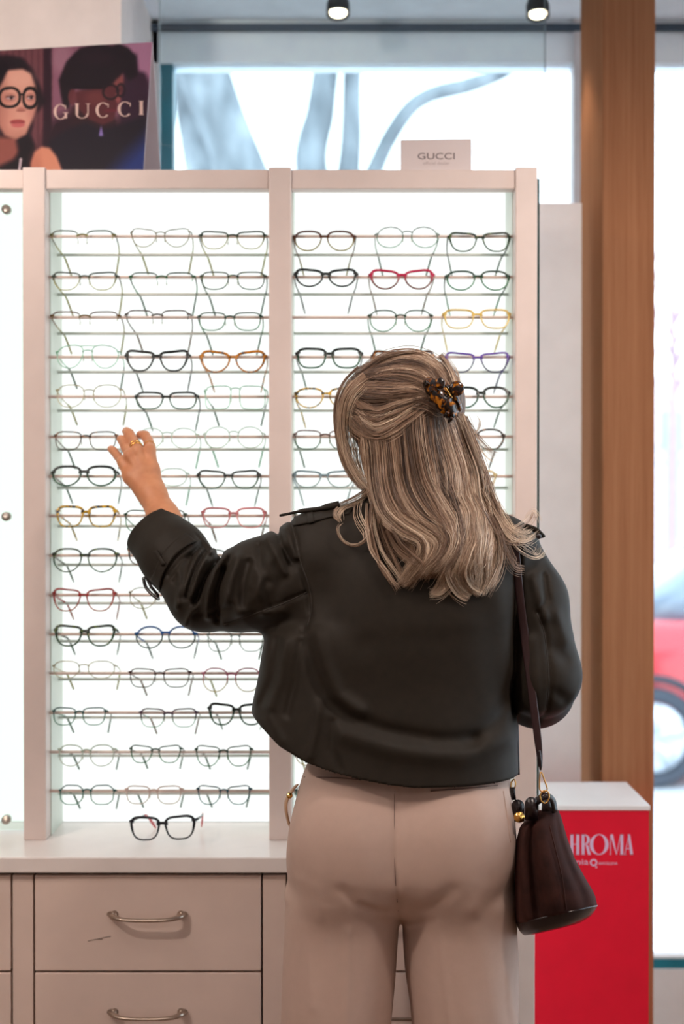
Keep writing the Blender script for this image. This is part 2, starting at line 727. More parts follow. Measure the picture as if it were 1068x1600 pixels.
# glazed empty bay at the left with steel standoffs
M_bayglass = glass('bay_glass', (250, 255, 252), .03)
obj('bay_glass', box(xx(-305, Y0), xx(35.5, Y0), 2.9, 2.906, zz(1297, 2.9), zz(296, 2.9)), M_bayglass, cab, False)
M_steel = plain('brushed_steel', (178, 172, 164), .35, .8)
for py in (327, 807, 1281):
    c = at(9.5, py, 2.89)
    obj('standoff', fixn(lathe([(0, -.004), (.0085, -.004), (.0092, -.003), (.0092, .01), (.006, .01), (.006, .016), (0, .016)], c, 'y', 20)), M_steel, cab)

# worktop
WY = 2.707
ZW = ZB
wt = obj('worktop', box(xx(-420, WY), xx(840, 2.72), WY, YB - .002, ZW - .0295, ZW, .003), M_top, None, False)
tag(wt, 'long white worktop between the drawers and the display bays', 'worktop')

# drawers
YD = 2.72
M_gap = plain('carcass_gap_shade', (92, 80, 74), .7)  # carcass coloured dark to stand in for the shade in the gaps
M_draw = plain('drawer_laminate', (226, 205, 194), .42, vary=.015)
M_hand = plain('brushed_nickel', (176, 160, 146), .28, .9, vary=.05)
D = lambda p: xx(p, YD)
DZ = lambda p: zz(p, YD)
ZL = ZW - .0295


def drawer_cabinet(label, a, b_, stile, endp=None):
    t = thing('drawer_cabinet', label, 'drawer cabinet', ((D(a) + D(b_)) / 2, 2.9, 0), 'drawer cabinets under the worktop')
    lx = D(stile[0]) if stile else D(a) - .002
    rx = D(endp[0]) if endp else D(b_) + .002
    obj('carcass', box(lx, rx, YD + .019, YB, .08, ZL - .001), M_gap, t, False)
    obj('plinth', box(lx, rx, YD + .05, YD + .066, 0, .08), M_lam, t, False)
    if stile:
        obj('stile', box(D(stile[0]), D(stile[1]), YD + .001, YD + .019, .08, DZ(1368), .0018), M_draw, t, False)
    if endp:
        obj('end_panel', box(D(endp[0]), D(endp[1]), YD - .012, YB, 0, ZL - .001, .0015), M_white, t, False)
    for y0, y1 in ((1368, 1517), (1520.5, 1669), (1672, 1836)):
        d = obj('drawer', box(D(a), D(b_), YD, YD + .019, DZ(y1), DZ(y0), .0022), M_draw, t, False)
        cx, cz = (D(a) + D(b_)) / 2, DZ(y0 + 62)
        hw = .0585 * 1.22
        pts, rad = [], []
        for u in np.linspace(-1, 1, 21):
            e = abs(u) ** 6
            pts.append((cx + u * hw, YD - .026 * (1 - e) - .003, cz + .0035 * u * u - .002 + .002 * e))
            rad.append(.0042 + .0026 * abs(u) ** 4)
        g = join(tube(pts, rad, 10, flat=(.8, 1.1)),
                 tube([(cx - hw + .004, YD - .010, cz + .002), (cx - hw + .008, YD + .001, cz + .002)], [.0062, .0075], 10),
                 tube([(cx + hw - .004, YD - .010, cz + .002), (cx + hw - .008, YD + .001, cz + .002)], [.0062, .0075], 10))
        obj('handle', fixn(g), M_hand, d, label='bowed brushed nickel handle')
        if a == 53 and y0 == 1368:
            M_pen = plain('pencil_line', (92, 78, 70), .9)
            p1 = smooth_path([at(137, 1470.5, YD - .0004), at(148, 1468, YD - .0004), at(160, 1467.5, YD - .0004)], 8)
            p2 = smooth_path([at(150, 1468, YD - .0004), at(162, 1465, YD - .0004), at(173, 1463, YD - .0004)], 8)
            obj('pencil_mark', join(tube(p1, .0005, 6), tube(p2, .0004, 6)), M_pen, d, label='thin grey pencil scratch')
    return t


drawer_cabinet('white drawer cabinet cut off by the left edge of the photo', -320, 15, (-355, -323))
drawer_cabinet('white drawer cabinet under the left bay, with a pencil scratch on its front', 53, 407, (18, 50))
drawer_cabinet('white drawer cabinet behind the legs of the woman', 449, 803, (410, 446), (806, 834.5))

# ================================================================ red pedestal with lettering
PY = 2.95
P = lambda p: xx(p, PY)
M_red = plain('red_card', (236, 4, 48), .5, vary=.02)
pzt = zz(1258.5, PY)
ped = thing('display_pedestal', 'red display pedestal with a white top beside the wooden pillar', 'pedestal', ((P(835) + P(1015)) / 2, 3.07, 0))
obj('body', box(P(836), P(1014.5), PY + .001, PY + .245, 0, zz(1266, PY)), M_red, ped, False)
obj('top', box(P(834), P(1016), PY - .002, PY + .247, zz(1266, PY), pzt, .0015), plain('pedestal_top', (246, 243, 243), .4, vary=.01), ped, False, label='white top board')
M_let = plain('pale_lilac_lettering', (226, 200, 232), .6, vary=.01)


def ring_poly(cx, cy, rx, ry, tx, ty, a0=0, a1=360, n=40, sh=0.0):
    """Letter stroke following an ellipse: tx thick at the sides, ty thin at top and bottom."""
    V, Fc = [], []
    for i in range(n + 1):
        a = R(a0 + (a1 - a0) * i / n)
        V.append((cx + rx * math.cos(a), cy + ry * math.sin(a)))
        V.append((cx + sh + (rx - tx) * math.cos(a), cy + (ry - ty) * math.sin(a)))
    for i in range(n):
        Fc.append((2 * i, 2 * i + 1, 2 * i + 3, 2 * i + 2))
    return V, Fc


def quad(*p):
    return list(p), [(0, 1, 2, 3)]


def bar(x0, x1, y0, y1):
    return quad((x0, y0), (x1, y0), (x1, y1), (x0, y1))


def serifs(xs, w, ys, t=.025):
    return [bar(x - w, x + w, y, y + t) for x in xs for y in ys]


def glyph(c, th, hl, sf):
    """A letter in a box 1 high; returns (verts2d, faces, width). th stem, hl hairline, sf serif overhang."""
    g = []
    if c == 'C' or c == 'G':
        w = .78
        g.append(ring_poly(w / 2, .5, w / 2, .5, th, hl, 48, 318, 36))
        g.append(bar(w * .83, w * .83 + hl, .68, .92))
        if c == 'G':
            g.append(bar(w * .80, w * .80 + th * .9, .08, .44))
            g += serifs([w * .80 + th * .45], th * .8 + sf, [.43])
    elif c == 'O':
        w = .92
        g.append(ring_poly(w / 2, .5, w / 2, .5, th, hl, 0, 360, 48))
    elif c == 'U':
        w = .72
        g.append(bar(0, th, .32, 1)), g.append(bar(w - hl * 1.4, w, .32, 1))
        g.append(ring_poly(w / 2, .32, w / 2, .32, th * .8, hl, 180, 360, 24))
        g += serifs([th / 2, w - hl * .7], th / 2 + sf, [.975])
    elif c == 'I':
        w = th
        g.append(bar(0, th, 0, 1))
        g += serifs([th / 2], th / 2 + sf, [0, .975])
    elif c == 'H':
        w = .46
        g += [bar(0, th, 0, 1), bar(w - th, w, 0, 1), bar(th, w - th, .5, .5 + hl)]
        g += serifs([th / 2, w - th / 2], th / 2 + sf, [0, .975])
    elif c == 'R':
        w = .46
        g += [bar(0, th, 0, 1), ring_poly(th * .6, .74, w - th * .75, .26, th, hl, -90, 90, 24),
              quad((w * .45, .48), (w * .45 + th * .9, .48), (w + .03, 0), (w + .03 - th, 0))]
        g += serifs([th / 2], th / 2 + sf, [0, .975])
    elif c == 'M':
        w = .72
        g += [bar(.02, .02 + hl * 1.3, 0, 1), bar(w - th, w, 0, 1),
              quad((.02, 1), (.02 + th, 1), (w * .52, 0), (w * .52 - hl, 0)),
              quad((w - th, 1), (w - th + hl, 1), (w * .52, 0), (w * .52 - hl, 0))]
        g += serifs([.03], sf + hl, [0]) + serifs([w - th / 2], th / 2 + sf, [0, .975])
    elif c == 'A':
        w = .46
        g += [quad((0, 0), (hl * 1.2, 0), (w / 2 + hl * .4, 1), (w / 2 - hl * .4, 1)),
              quad((w - th, 0), (w, 0), (w / 2 + th * .4, 1), (w / 2 - th * .4, 1)), bar(w * .15, w * .8, .28, .28 + hl)]
        g += serifs([hl * .6, w - th / 2], th / 2 + sf * .7, [0])
    V, Fc = [], []
    for v, f in g:
        o = len(V)
        V += v
        Fc += [tuple(i + o for i in q) for q in f]
    return V, Fc, w


def flat_letter(name, V, Fc, place, nrm, mat, parent, depth=.0006):
    """A raised letter: 2-D outline mapped by place(u,v) and given a small thickness."""
    bm = bmesh.new()
    for f in Fc:
        pts = [Vector(place(*V[i][:2])) for i in f]
        bot = [bm.verts.new(p) for p in pts]
        tp = [bm.verts.new(p + Vector(nrm) * depth) for p in pts]
        n = len(f)
        try:
            bm.faces.new(tp)
            for i in range(n):
                bm.faces.new((bot[i], bot[(i + 1) % n], tp[(i + 1) % n], tp[i]))
        except ValueError:
            pass
    bmesh.ops.recalc_face_normals(bm, faces=bm.faces[:])
    return obj(name, bm, mat, parent, False)


fy = PY + .001
let_x = {'C': (858, 888), 'H': (891.5, 905), 'R': (909, 922.5), 'O': (921.5, 951), 'M': (953, 974), 'A': (976, 989.5)}
for ch, (a, b_) in let_x.items():
    V, Fc, w = glyph(ch, .15 if ch != 'O' else .17, .03, .015)
    x0, x1, z0, z1 = xx(a, fy), xx(b_, fy), zz(1335.5, fy), zz(1303.5, fy)
    flat_letter('letter', V, Fc, lambda u, v: (x0 + u / w * (x1 - x0), fy, z0 + v * (z1 - z0)), (0, -1, 0), M_let, ped)


def line_text(s, x0, x1, z0, z1, y, mat, parent, name='lettering', plane=None):
    V, Fc = text_geo(s)
    A = np.array(V)
    lo, hi = A.min(0), A.max(0)
    pl = plane or (lambda u, v: (x0 + u * (x1 - x0), y, z0 + v * (z1 - z0)))
    return flat_letter(name, [((p[0] - lo[0]) / (hi[0] - lo[0]), (p[1] - lo[1]) / (hi[1] - lo[1])) for p in V], Fc, pl, (0, -1, 0), mat, parent, .0004)


line_text('etnia', xx(886, fy), xx(919.5, fy), zz(1351, fy), zz(1342.5, fy), fy, M_let, ped)
V, Fc = ring_poly(.5, .5, .5, .5, .19, .19)
V2, F2 = ring_poly(.86, -.12, .12, .12, .119, .119, n=16)
ox, oz, os_ = xx(922, fy), zz(1353.5, fy), xx(933.5, fy) - xx(922, fy)
V, Fc = V + V2, Fc + [tuple(i + len(V) for i in q) for q in F2]
flat_letter('ring_logo', V, Fc, lambda u, v: (ox + u * os_, fy, oz + v * os_), (0, -1, 0), M_let, ped, .0004)
line_text('BARCELONA', xx(936, fy), xx(965, fy), zz(1351, fy), zz(1347, fy), fy, M_let, ped)

# ================================================================ small card sign on the cabinet
sx0, sx1, sy = xx(625.5, 2.9), xx(736, 2.9), 2.9
sgn = thing('card_sign', 'small white card sign with grey brand lettering on top of the right bay', 'sign', ((sx0 + sx1) / 2, sy + .01, ZT))
M_card = plain('white_card', (222, 210, 208), .6, vary=.01)
M_ink = plain('grey_print', (96, 84, 84), .6, vary=.02)
M_ink2 = plain('faint_print', (186, 172, 170), .6, vary=.02)
zt0, zt1 = zz(218.5, sy), zz(216.8, sy)
g = extrude_poly([(sx0, sy, ZT), (sx1, sy, ZT), (sx1, sy, zt1), (sx0, sy, zt0)], (0, .022, 0))
obj('card', fixn(g), M_card, sgn, False)
line_text('GUCCI', xx(652, sy), xx(709.5, sy), zz(249, sy), zz(239, sy), sy, M_ink, sgn)
line_text('official dealer', xx(660, sy), xx(702, sy), zz(257.5, sy), zz(252.5, sy), sy, M_ink2, sgn)

# ================================================================ tent poster on the cabinet
ptr, ptl = at(238, 66, 2.97), at(-70, 83, 3.05)
pbr = Vector((xx(224.5, 2.872), 2.872, ZT))
pbl = Vector((xx(-74, 2.95), 2.95, ZT))
rbr = Vector((xx(253.5, 3.10), 3.10, ZT))
rbl = Vector((xx(-60, 3.155), 3.155, ZT))
pos = thing('tent_poster', 'folded tent poster of two people in dark glasses on the cabinet top', 'poster', ((pbr.x + pbl.x) / 2, 2.99, ZT))
nrm = (ptl - ptr).cross(pbr - ptr).normalized()
if nrm.y > 0:
    nrm = -nrm
M_pcard = plain('poster_card', (240, 224, 226), .55, vary=.01)
obj('front_leaf', fixn(extrude_poly([pbl, pbr, ptr, ptl], -nrm * .002)), M_pcard, pos, False)
nr2 = (ptl - ptr).cross(rbr - ptr).normalized()
if nr2.y < 0:
    nr2 = -nr2
obj('rear_leaf', fixn(extrude_poly([rbl, rbr, ptr, ptl], nr2 * .002)), M_pcard, pos, False)


def on_leaf(px, py):
    d = at(px, py, 1.0) - Vector((0, 0, EYE))
    e = Vector((0, 0, EYE))
    t = (ptr - e).dot(nrm) / d.dot(nrm)
    return e + d * t


def inpoly(X, Y, poly):
    ins = np.zeros(X.shape, bool)
    n = len(poly)
    for i in range(n):
        x0, y0 = poly[i]
        x1, y1 = poly[(i + 1) % n]
        c = ((y0 > Y) != (y1 > Y)) & (X < (x1 - x0) * (Y - y0) / (y1 - y0 + 1e-9) + x0)
        ins ^= c
    return ins


def paint_print(u, v):
    """Print of the advert in its own plane; u,v in quarter-pixel units of the print."""
    n = len(u)
    C = np.zeros((n, 3))

    def blur_poly(poly, soft):
        m = np.zeros(n)
        k = [(0, 0), (1, 0), (-1, 0), (0, 1), (0, -1), (.7, .7), (-.7, .7), (.7, -.7), (-.7, -.7)]
        for a, b in k:
            m += inpoly(u + a * soft * 1.7, v + b * soft * 1.7, poly)
        return m / len(k)

    def put(m, c):
        C[:] = C + m[:, None] * (np.array(c, float) - C)

    def elm(cx, cy, rx, ry, soft=.12):
        q = np.sqrt(((u - cx) / rx) ** 2 + ((v - cy) / ry) ** 2)
        return np.clip((1 - q) / soft + .5, 0, 1)

    def line(x0, y0, x1, y1, w, soft=3.):
        dx, dy = x1 - x0, y1 - y0
        t = np.clip(((u - x0) * dx + (v - y0) * dy) / (dx * dx + dy * dy), 0, 1)
        d = np.hypot(u - x0 - t * dx, v - y0 - t * dy)
        return np.clip((w - d) / soft + .5, 0, 1)

    def ringm(cx, cy, rx, ry, w, p=2.0):
        q = ((np.abs(u - cx) / rx) ** p + (np.abs(v - cy) / ry) ** p) ** (1 / p)
        return np.clip((w / rx - np.abs(q - 1)) * rx / 3 + .5, 0, 1)

    put(np.ones(n), (112, 66, 74))
    put(.35 * (np.sin(u * .16) > .3), (72, 40, 50))
    put(blur_poly([(278, -80), (332, -80), (332, 840), (278, 840)], 4), (48, 24, 38))
    put(blur_poly([(332, -80), (1000, -80), (1000, 840), (332, 840)], 5), (140, 92, 112))
    put(.5 * elm(390, 120, 60, 90, .8), (176, 132, 148))
    put(.8 * elm(890, 120, 140, 190, .7), (178, 126, 160))
    put(blur_poly([(760, 150), (845, 90), (855, 200), (900, 210), (925, 270), (930, 560), (740, 560)], 8), (54, 30, 50))
    put(blur_poly([(330, 480), (560, 400), (560, 640), (260, 700), (290, 560)], 20), (44, 24, 36))
    # seated man
    put(blur_poly([(455, 380), (600, 470), (735, 470), (760, 570), (440, 570)], 14), (52, 28, 36))
    put(blur_poly([(475, 320), (640, 290), (705, 262), (755, 205), (772, 280), (748, 385), (730, 405), (732, 425), (722, 440), (705, 498), (640, 518), (560, 485), (480, 410)], 4), (92, 44, 50))
    put(.8 * elm(735, 245, 34, 48, .6), (150, 84, 82))
    put(.7 * elm(735, 355, 16, 36, .5), (176, 98, 96))
    put(.5 * elm(600, 360, 60, 40, .8), (128, 66, 66))
    put(.8 * elm(690, 435, 40, 9, .5), (112, 40, 56))
    put(blur_poly([(385, 335), (372, 250), (420, 140), (500, 60), (620, 32), (700, 48), (735, 32), (800, 60), (845, 110), (852, 230), (800, 262), (770, 205), (700, 275), (640, 300), (520, 310), (470, 300), (432, 420), (400, 400)], 5), (30, 18, 28))
    put(.55 * elm(610, 120, 90, 40, .9), (46, 30, 40))
    put(.9 * elm(456, 350, 26, 46, .3), (108, 54, 60))
    put(.8 * ringm(690, 325, 46, 42, 7), (22, 14, 22))
    put(.8 * ringm(752, 315, 24, 36, 6), (30, 18, 28))
    put(line(640, 298, 470, 296, 6), (24, 14, 24))
    put(blur_poly([(260, 680), (330, 590), (440, 530), (540, 500), (640, 540), (740, 520), (905, 470), (905, 840), (300, 840)], 8), (30, 22, 36))
    m = np.clip(((v - 840) + (u - 560) * .95) / 160, 0, 1) * np.clip((905 - u) / 30 + .6, 0, 1) * np.clip((v - 470 - (905 - u) * .42) / 60, 0, 1)
    put(.85 * m, (38, 62, 140))
    put(blur_poly([(632, 520), (619, 582), (646, 582)], 3), (150, 128, 204))
    # woman
    put(blur_poly([(-200, 115), (60, 104), (150, 120), (220, 200), (262, 300), (292, 380), (236, 440), (196, 560), (236, 640), (200, 800), (-200, 840)], 7), (26, 16, 26))
    put(blur_poly([(-60, 570), (108, 575), (125, 660), (95, 700), (-60, 760)], 8), (150, 86, 78))
    put(blur_poly([(58, 190), (150, 184), (200, 212), (230, 290), (236, 400), (212, 470), (172, 560), (110, 586), (40, 562), (0, 500), (-20, 330), (28, 250)], 5), (226, 164, 146))
    fm = blur_poly([(58, 190), (150, 184), (200, 212), (230, 290), (236, 400), (212, 470), (172, 560), (110, 586), (40, 562), (0, 500), (-20, 330), (28, 250)], 5)
    put(fm * .75 * np.clip((70 - u) / 110, 0, 1), (132, 74, 66))
    put(fm * .55 * np.clip((v - 500) / 90, 0, 1), (160, 96, 84))
    put(fm * .45 * np.clip((u - 190) / 50, 0, 1), (170, 104, 96))
    put(.35 * elm(20, 440, 70, 120, .9), (196, 124, 110))
    put(.3 * elm(140, 240, 80, 46, .9), (242, 190, 170))
    put(.5 * elm(205, 430, 30, 60, .9), (206, 136, 124))
    put(.8 * line(40, 300, 92, 292, 6), (60, 34, 34))
    put(.8 * line(180, 300, 226, 292, 5), (60, 34, 34))
    for ex, rx in ((72, 26), (196, 20)):
        put(.6 * elm(ex, 348, rx + 8, 22, .8), (150, 90, 84))
        put(.8 * elm(ex + 2, 350, rx, 11, .6), (206, 184, 188))
        put(elm(ex + 7, 349, 10, 12, .5), (50, 30, 34))
        put(.9 * line(ex - rx, 345, ex + rx, 343, 3), (40, 22, 26))
    put(ringm(68, 347, 64, 55, 9, 2.3), (18, 12, 18))
    put(ringm(196, 352, 42, 56, 8, 2.3), (18, 12, 18))
    put(line(130, 330, 156, 332, 6), (18, 12, 18))
    put(.7 * elm(140, 418, 26, 14, .8), (176, 104, 96))
    put(.7 * line(112, 425, 166, 425, 3), (120, 62, 60))
    put(elm(118, 487, 46, 13, .3), (168, 74, 76))
    put(elm(122, 505, 42, 15, .35), (206, 108, 108))
    put(.8 * line(74, 494, 165, 494, 2), (110, 44, 50))
    put(blur_poly([(200, 840), (202, 720), (226, 660), (268, 632), (318, 640), (362, 692), (425, 840)], 5), (224, 146, 118))
    put(.4 * elm(230, 760, 40, 100, .9), (180, 104, 88))
    put(line(140, 700, 122, 820, 8), (196, 176, 184))
    for k in range(26):      # strands catching light in both heads of hair
        a = k / 25
        put(.22 * line(20 + 230 * a, 120 + 60 * a * a, 210 + 70 * a, 330 + 120 * a, 1.2, 2.5) * (1 - fm), (92, 60, 62))
        put(.20 * line(430 + 330 * a, 90 + 30 * math.sin(a * 9), 400 + 380 * a, 210 + 40 * math.sin(a * 7), 1.2, 2.5), (70, 48, 58))
    C *= .88
    C *= (1 + .05 * np.sin(u * 1.7 + 3 * np.sin(v * .9)) * np.sin(v * 1.3))[:, None]
    return C


gu, gv = np.meshgrid(np.linspace(-70 * 3.957, 239 * 3.957, 330), np.linspace(4, 201 * 3.957, 216), indexing='ij')
e0 = Vector((0, 0, EYE))
# lay the print over the leaf: bilinear between its corners
s_, t_ = np.meshgrid(np.linspace(0, 1, 420), np.linspace(0, 1, 250), indexing='ij')
c4 = [np.array(v) for v in (pbl, pbr, ptr, ptl)]
W = ((1 - s_) * (1 - t_))[..., None] * c4[0] + (s_ * (1 - t_))[..., None] * c4[1] + (s_ * t_)[..., None] * c4[2] + ((1 - s_) * t_)[..., None] * c4[3]
W = W.reshape(-1, 3)
# print coordinates along the leaf, in its own plane
q4 = [(-74, 262.5), (224.5, 262.5), (238, 66), (-70, 83)]
cf = lambda k: ((1 - s_) * (1 - t_) * q4[0][k] + s_ * (1 - t_) * q4[1][k] + s_ * t_ * q4[2][k] + (1 - s_) * t_ * q4[3][k]).ravel()
pc = paint_print(cf(0) * 3.957, (cf(1) - 60) * 3.957)
ii = np.arange(420 * 250).reshape(420, 250)
Q = np.stack([ii[:-1, :-1], ii[1:, :-1], ii[1:, 1:], ii[:-1, 1:]], -1).reshape(-1, 4)
t = NT('advert_print')
b = t.bsdf(.4, spec=.35)
va = t.n('ShaderNodeVertexColor', layer_name='ink')
t.l(va.outputs[0], b.inputs['Base Color'])
pr = obj('printed_photo', (W + np.array(nrm) * .0006, Q), t.m, pos, False)
at_ = pr.data.color_attributes.new('ink', 'FLOAT_COLOR', 'POINT')
lc = np.clip(pc / 255, 0, 1) ** 2.2
at_.data.foreach_set('color', np.column_stack([lc, np.ones(len(lc))]).astype(np.float32).ravel())
M_plet = plain('poster_lettering', (206, 176, 166), .5, vary=.02)
for ch, a, b_, y0, y1 in (('G', 333, 417, 503, 408), ('U', 468, 548, 497, 404), ('C', 592, 682, 492, 398), ('C', 728, 818, 485, 392), ('I', 864, 884, 474, 388)):
    V, Fc, w = glyph(ch, .15, .045, .05)
    flat_letter('letter', V, Fc, lambda u, v: on_leaf((a + u / w * (b_ - a)) / 3.957, 60 + (y0 + v * (y1 - y0)) / 3.957) + nrm * .0008, nrm, M_plet, pos, .0004)
# ================================================================ eyeglasses
def two_tone(name, top, bot, lo=.35, hi=.7, rough=.25, spot=None, metal=0.0, trans=0.0):
    """Frame colour running from the brow to the lower rim; spot = tortoise flecks (colour, scale, amount)."""
    t = NT(name)
    b = t.bsdf(rough, metal, .5)
    tc = t.n('ShaderNodeTexCoord')
    sp = t.n('ShaderNodeSeparateXYZ')
    t.l(tc.outputs['Generated'], sp.inputs[0])
    r = t.ramp([(lo, bot), (hi, top)])
    t.l(sp.outputs[2], r.inputs[0])
    src = r.outputs[0]
    if spot:
        nz = t.noise(spot[1], 2, dist=.6)
        st = t.n('ShaderNodeValToRGB')
        st.color_ramp.elements[0].position = spot[2]
        st.color_ramp.elements[1].position = spot[2] + .06
        t.l(nz.outputs[0], st.inputs[0])
        mx = t.n('ShaderNodeMix', data_type='RGBA')
        t.l(st.outputs[0], mx.inputs[0])
        t.l(src, mx.inputs[6])
        mx.inputs[7].default_value = lin(spot[0])
        src = mx.outputs[2]
    t.l(src, b.inputs['Base Color'])
    if trans:
        b.inputs['Transmission Weight'].default_value = trans
        b.inputs['IOR'].default_value = 1.2
    return t.m


BLK, GRN = (10, 22, 20), (14, 66, 40)
FM = {
    'black': two_tone('black_acetate', BLK, BLK),
    'blackfringe': two_tone('black_fringed_acetate', (10, 24, 22), (14, 84, 50)),  # lower green paints in colour fringing from the backlight on black frames
    'green': two_tone('dark_green_fringed_frame', (14, 58, 36), (22, 120, 66)),  # brighter green below paints in the same backlight fringing
    'greengold': two_tone('green_gold_frame', (16, 46, 30), (176, 172, 96), .25, .75),
    'browngold': two_tone('brown_gold_frame', (84, 40, 24), (150, 138, 60), .2, .7),
    'gold': two_tone('thin_gold_metal', (104, 92, 56), (140, 132, 90), rough=.3, metal=.3),
    'mint': two_tone('mint_metal', (118, 182, 148), (142, 200, 170), rough=.3, metal=.2),
    'pale': two_tone('pale_metal', (168, 198, 180), (190, 212, 196), rough=.3),
    'silver': two_tone('silver_metal', (92, 112, 104), (120, 136, 124), rough=.3, metal=.3),
    'tort': two_tone('dark_tortoise', (32, 22, 16), (48, 46, 24), spot=((150, 92, 30), 170, .56)),
    'amber': two_tone('amber_tortoise', (200, 128, 20), (190, 122, 24), spot=((60, 30, 10), 180, .54)),
    'yellowtort': two_tone('yellow_black_tortoise', (214, 170, 30), (206, 170, 40), spot=((22, 22, 18), 150, .5)),
    'browntort': two_tone('brown_tortoise', (58, 28, 14), (150, 90, 32), spot=((196, 120, 30), 170, .56)),
    'greentort': two_tone('green_tortoise', (14, 40, 26), (20, 72, 40), spot=((96, 120, 40), 170, .58)),
    'red': two_tone('red_gradient_acetate', (150, 22, 16), (168, 80, 34), .1, .55),
    'crimson': two_tone('crimson_acetate', (186, 20, 70), (120, 66, 60), .35, .7),
    'pink': two_tone('pink_translucent_acetate', (214, 124, 130), (226, 150, 148), rough=.2),
    'magenta': two_tone('magenta_gold_frame', (186, 88, 120), (196, 176, 110), .25, .6),
    'brownred': two_tone('dark_brown_red_frame', (66, 22, 20), (58, 56, 34)),
    'plum': two_tone('plum_green_frame', (72, 40, 66), (90, 150, 118), .3, .65),
    'navy': two_tone('navy_acetate', (10, 20, 34), (14, 26, 36)),
    'blue': two_tone('blue_green_frame', (26, 92, 170), (20, 60, 46), .55, .7, spot=((20, 40, 34), 200, .6)),
    'tealtort': two_tone('teal_tortoise', (22, 74, 92), (40, 120, 128), spot=((14, 30, 44), 170, .54)),
    'teal': two_tone('teal_frame', (30, 82, 80), (66, 130, 104)),
    'purple': two_tone('purple_acetate', (92, 52, 168), (46, 48, 92), .4, .8),
    'yellow': two_tone('yellow_acetate', (222, 190, 92), (232, 208, 120), rough=.2),
    'greyblue': two_tone('grey_blue_acetate', (112, 140, 150), (150, 176, 176), rough=.2),
    'clear': two_tone('clear_acetate', (180, 196, 180), (200, 212, 200), rough=.15),
    'clearpink': two_tone('clear_pink_acetate', (204, 176, 166), (214, 200, 186), rough=.15),
    'brownpink': two_tone('brown_green_frame', (96, 50, 44), (30, 92, 58), .4, .8),
    'palegold': two_tone('pale_gold_metal', (160, 150, 108), (184, 182, 150), rough=.3, metal=.2),
    'cream': two_tone('cream_acetate', (206, 190, 140), (226, 218, 190), rough=.2),
}
M_gl = glass('demo_lens', (255, 255, 255), .006, .3)
M_pad = plain('clear_nose_pad', (214, 222, 214), .2)
M_hinge = plain('gold_hinge', (190, 160, 90), .3, .8)
M_pinktip = plain('pink_temple_tip', (236, 120, 128), .4)
TIPG = two_tone('green_temple_tip', (16, 70, 40), (16, 84, 46))
TIPY = two_tone('olive_temple_tip', (150, 150, 40), (150, 140, 50))
TIPB = two_tone('brown_temple_tip', (120, 80, 50), (110, 80, 50))

SHAPES = {  # superellipse exponent above, below, taper, cat-eye lift
    'rect': (4.0, 3.0, .07, .0), 'soft': (3.6, 2.9, .10, .06), 'round': (2.1, 2.1, .02, .0), 'panto': (2.7, 2.1, .10, .02),
    'cat': (3.2, 2.1, .15, .17), 'fly': (3.8, 2.6, .16, .12), 'avi': (2.6, 2.2, .16, -.08), 'square': (5.0, 4.6, .02, .0),
    'hex': (2.8, 2.8, .05, .03), 'oval': (2.5, 2.2, .06, .04), 'angcat': (4.6, 2.6, .2, .14)}
STY = {  # top, bottom, outer thickness (mm), depth, temple kind
    'thick': (5.0, 3.2, 5.4, 3.6, 'ac'), 'ac': (3.7, 2.4, 4.0, 3.2, 'ac'), 'thin': (2.6, 2.0, 2.4, 2.6, 'mx'),
    'metal': (1.7, 1.6, 1.7, 1.8, 'mt'), 'brow': (3.0, 1.5, 3.2, 2.4, 'mx'), 'semi': (2.7, 0, 2.6, 2.4, 'mx'), 'semiac': (2.4, 0, 2.0, 2.6, 'mx')}


def lens_outline(shape, w, h, n=44):
    p, pb, tap, cat = SHAPES[shape]
    k = 8 if shape == 'hex' else n
    th = np.linspace(0, 2 * math.pi, k, endpoint=False) + (math.pi / 8 if shape == 'hex' else 0)
    c, s = np.cos(th), np.sin(th)
    x = np.sign(c) * np.abs(c) ** (2 / p)
    pq = np.where(s > 0, p, pb)
    x = np.sign(c) * np.abs(c) ** (2 / pq)
    y = np.sign(s) * np.abs(s) ** (2 / pq)
    if shape == 'hex':
        P_ = np.column_stack([x, y])
        P_ = np.concatenate([P_[i] + (P_[(i + 1) % k] - P_[i]) * np.linspace(0, 1, 6)[:5, None] for i in range(k)])
        P_ = (P_ + .5 * (np.roll(P_, 1, 0) + np.roll(P_, -1, 0))) / 2
        x, y = P_[:, 0] * 1.06, P_[:, 1] * 1.06
    up = np.clip(y * .6 + .5, 0, 1)
    y = y + cat * 1.6 * np.where(x > 0, x, x * .7) * up
    y = y - .10 * cat * 4 * (1 - x * x) * np.clip(y, 0, 1) * (1 if shape in ('fly', 'angcat') else .3)
    x = x * (1 + tap * y) - (.06 * (1 - y) * (x < 0) * x)
    y = (y - y.min()) / (y.max() - y.min()) * 2 - 1
    x = (x - x.min()) / (x.max() - x.min()) * 2 - 1
    return np.column_stack([x * w / 2, y * h / 2])


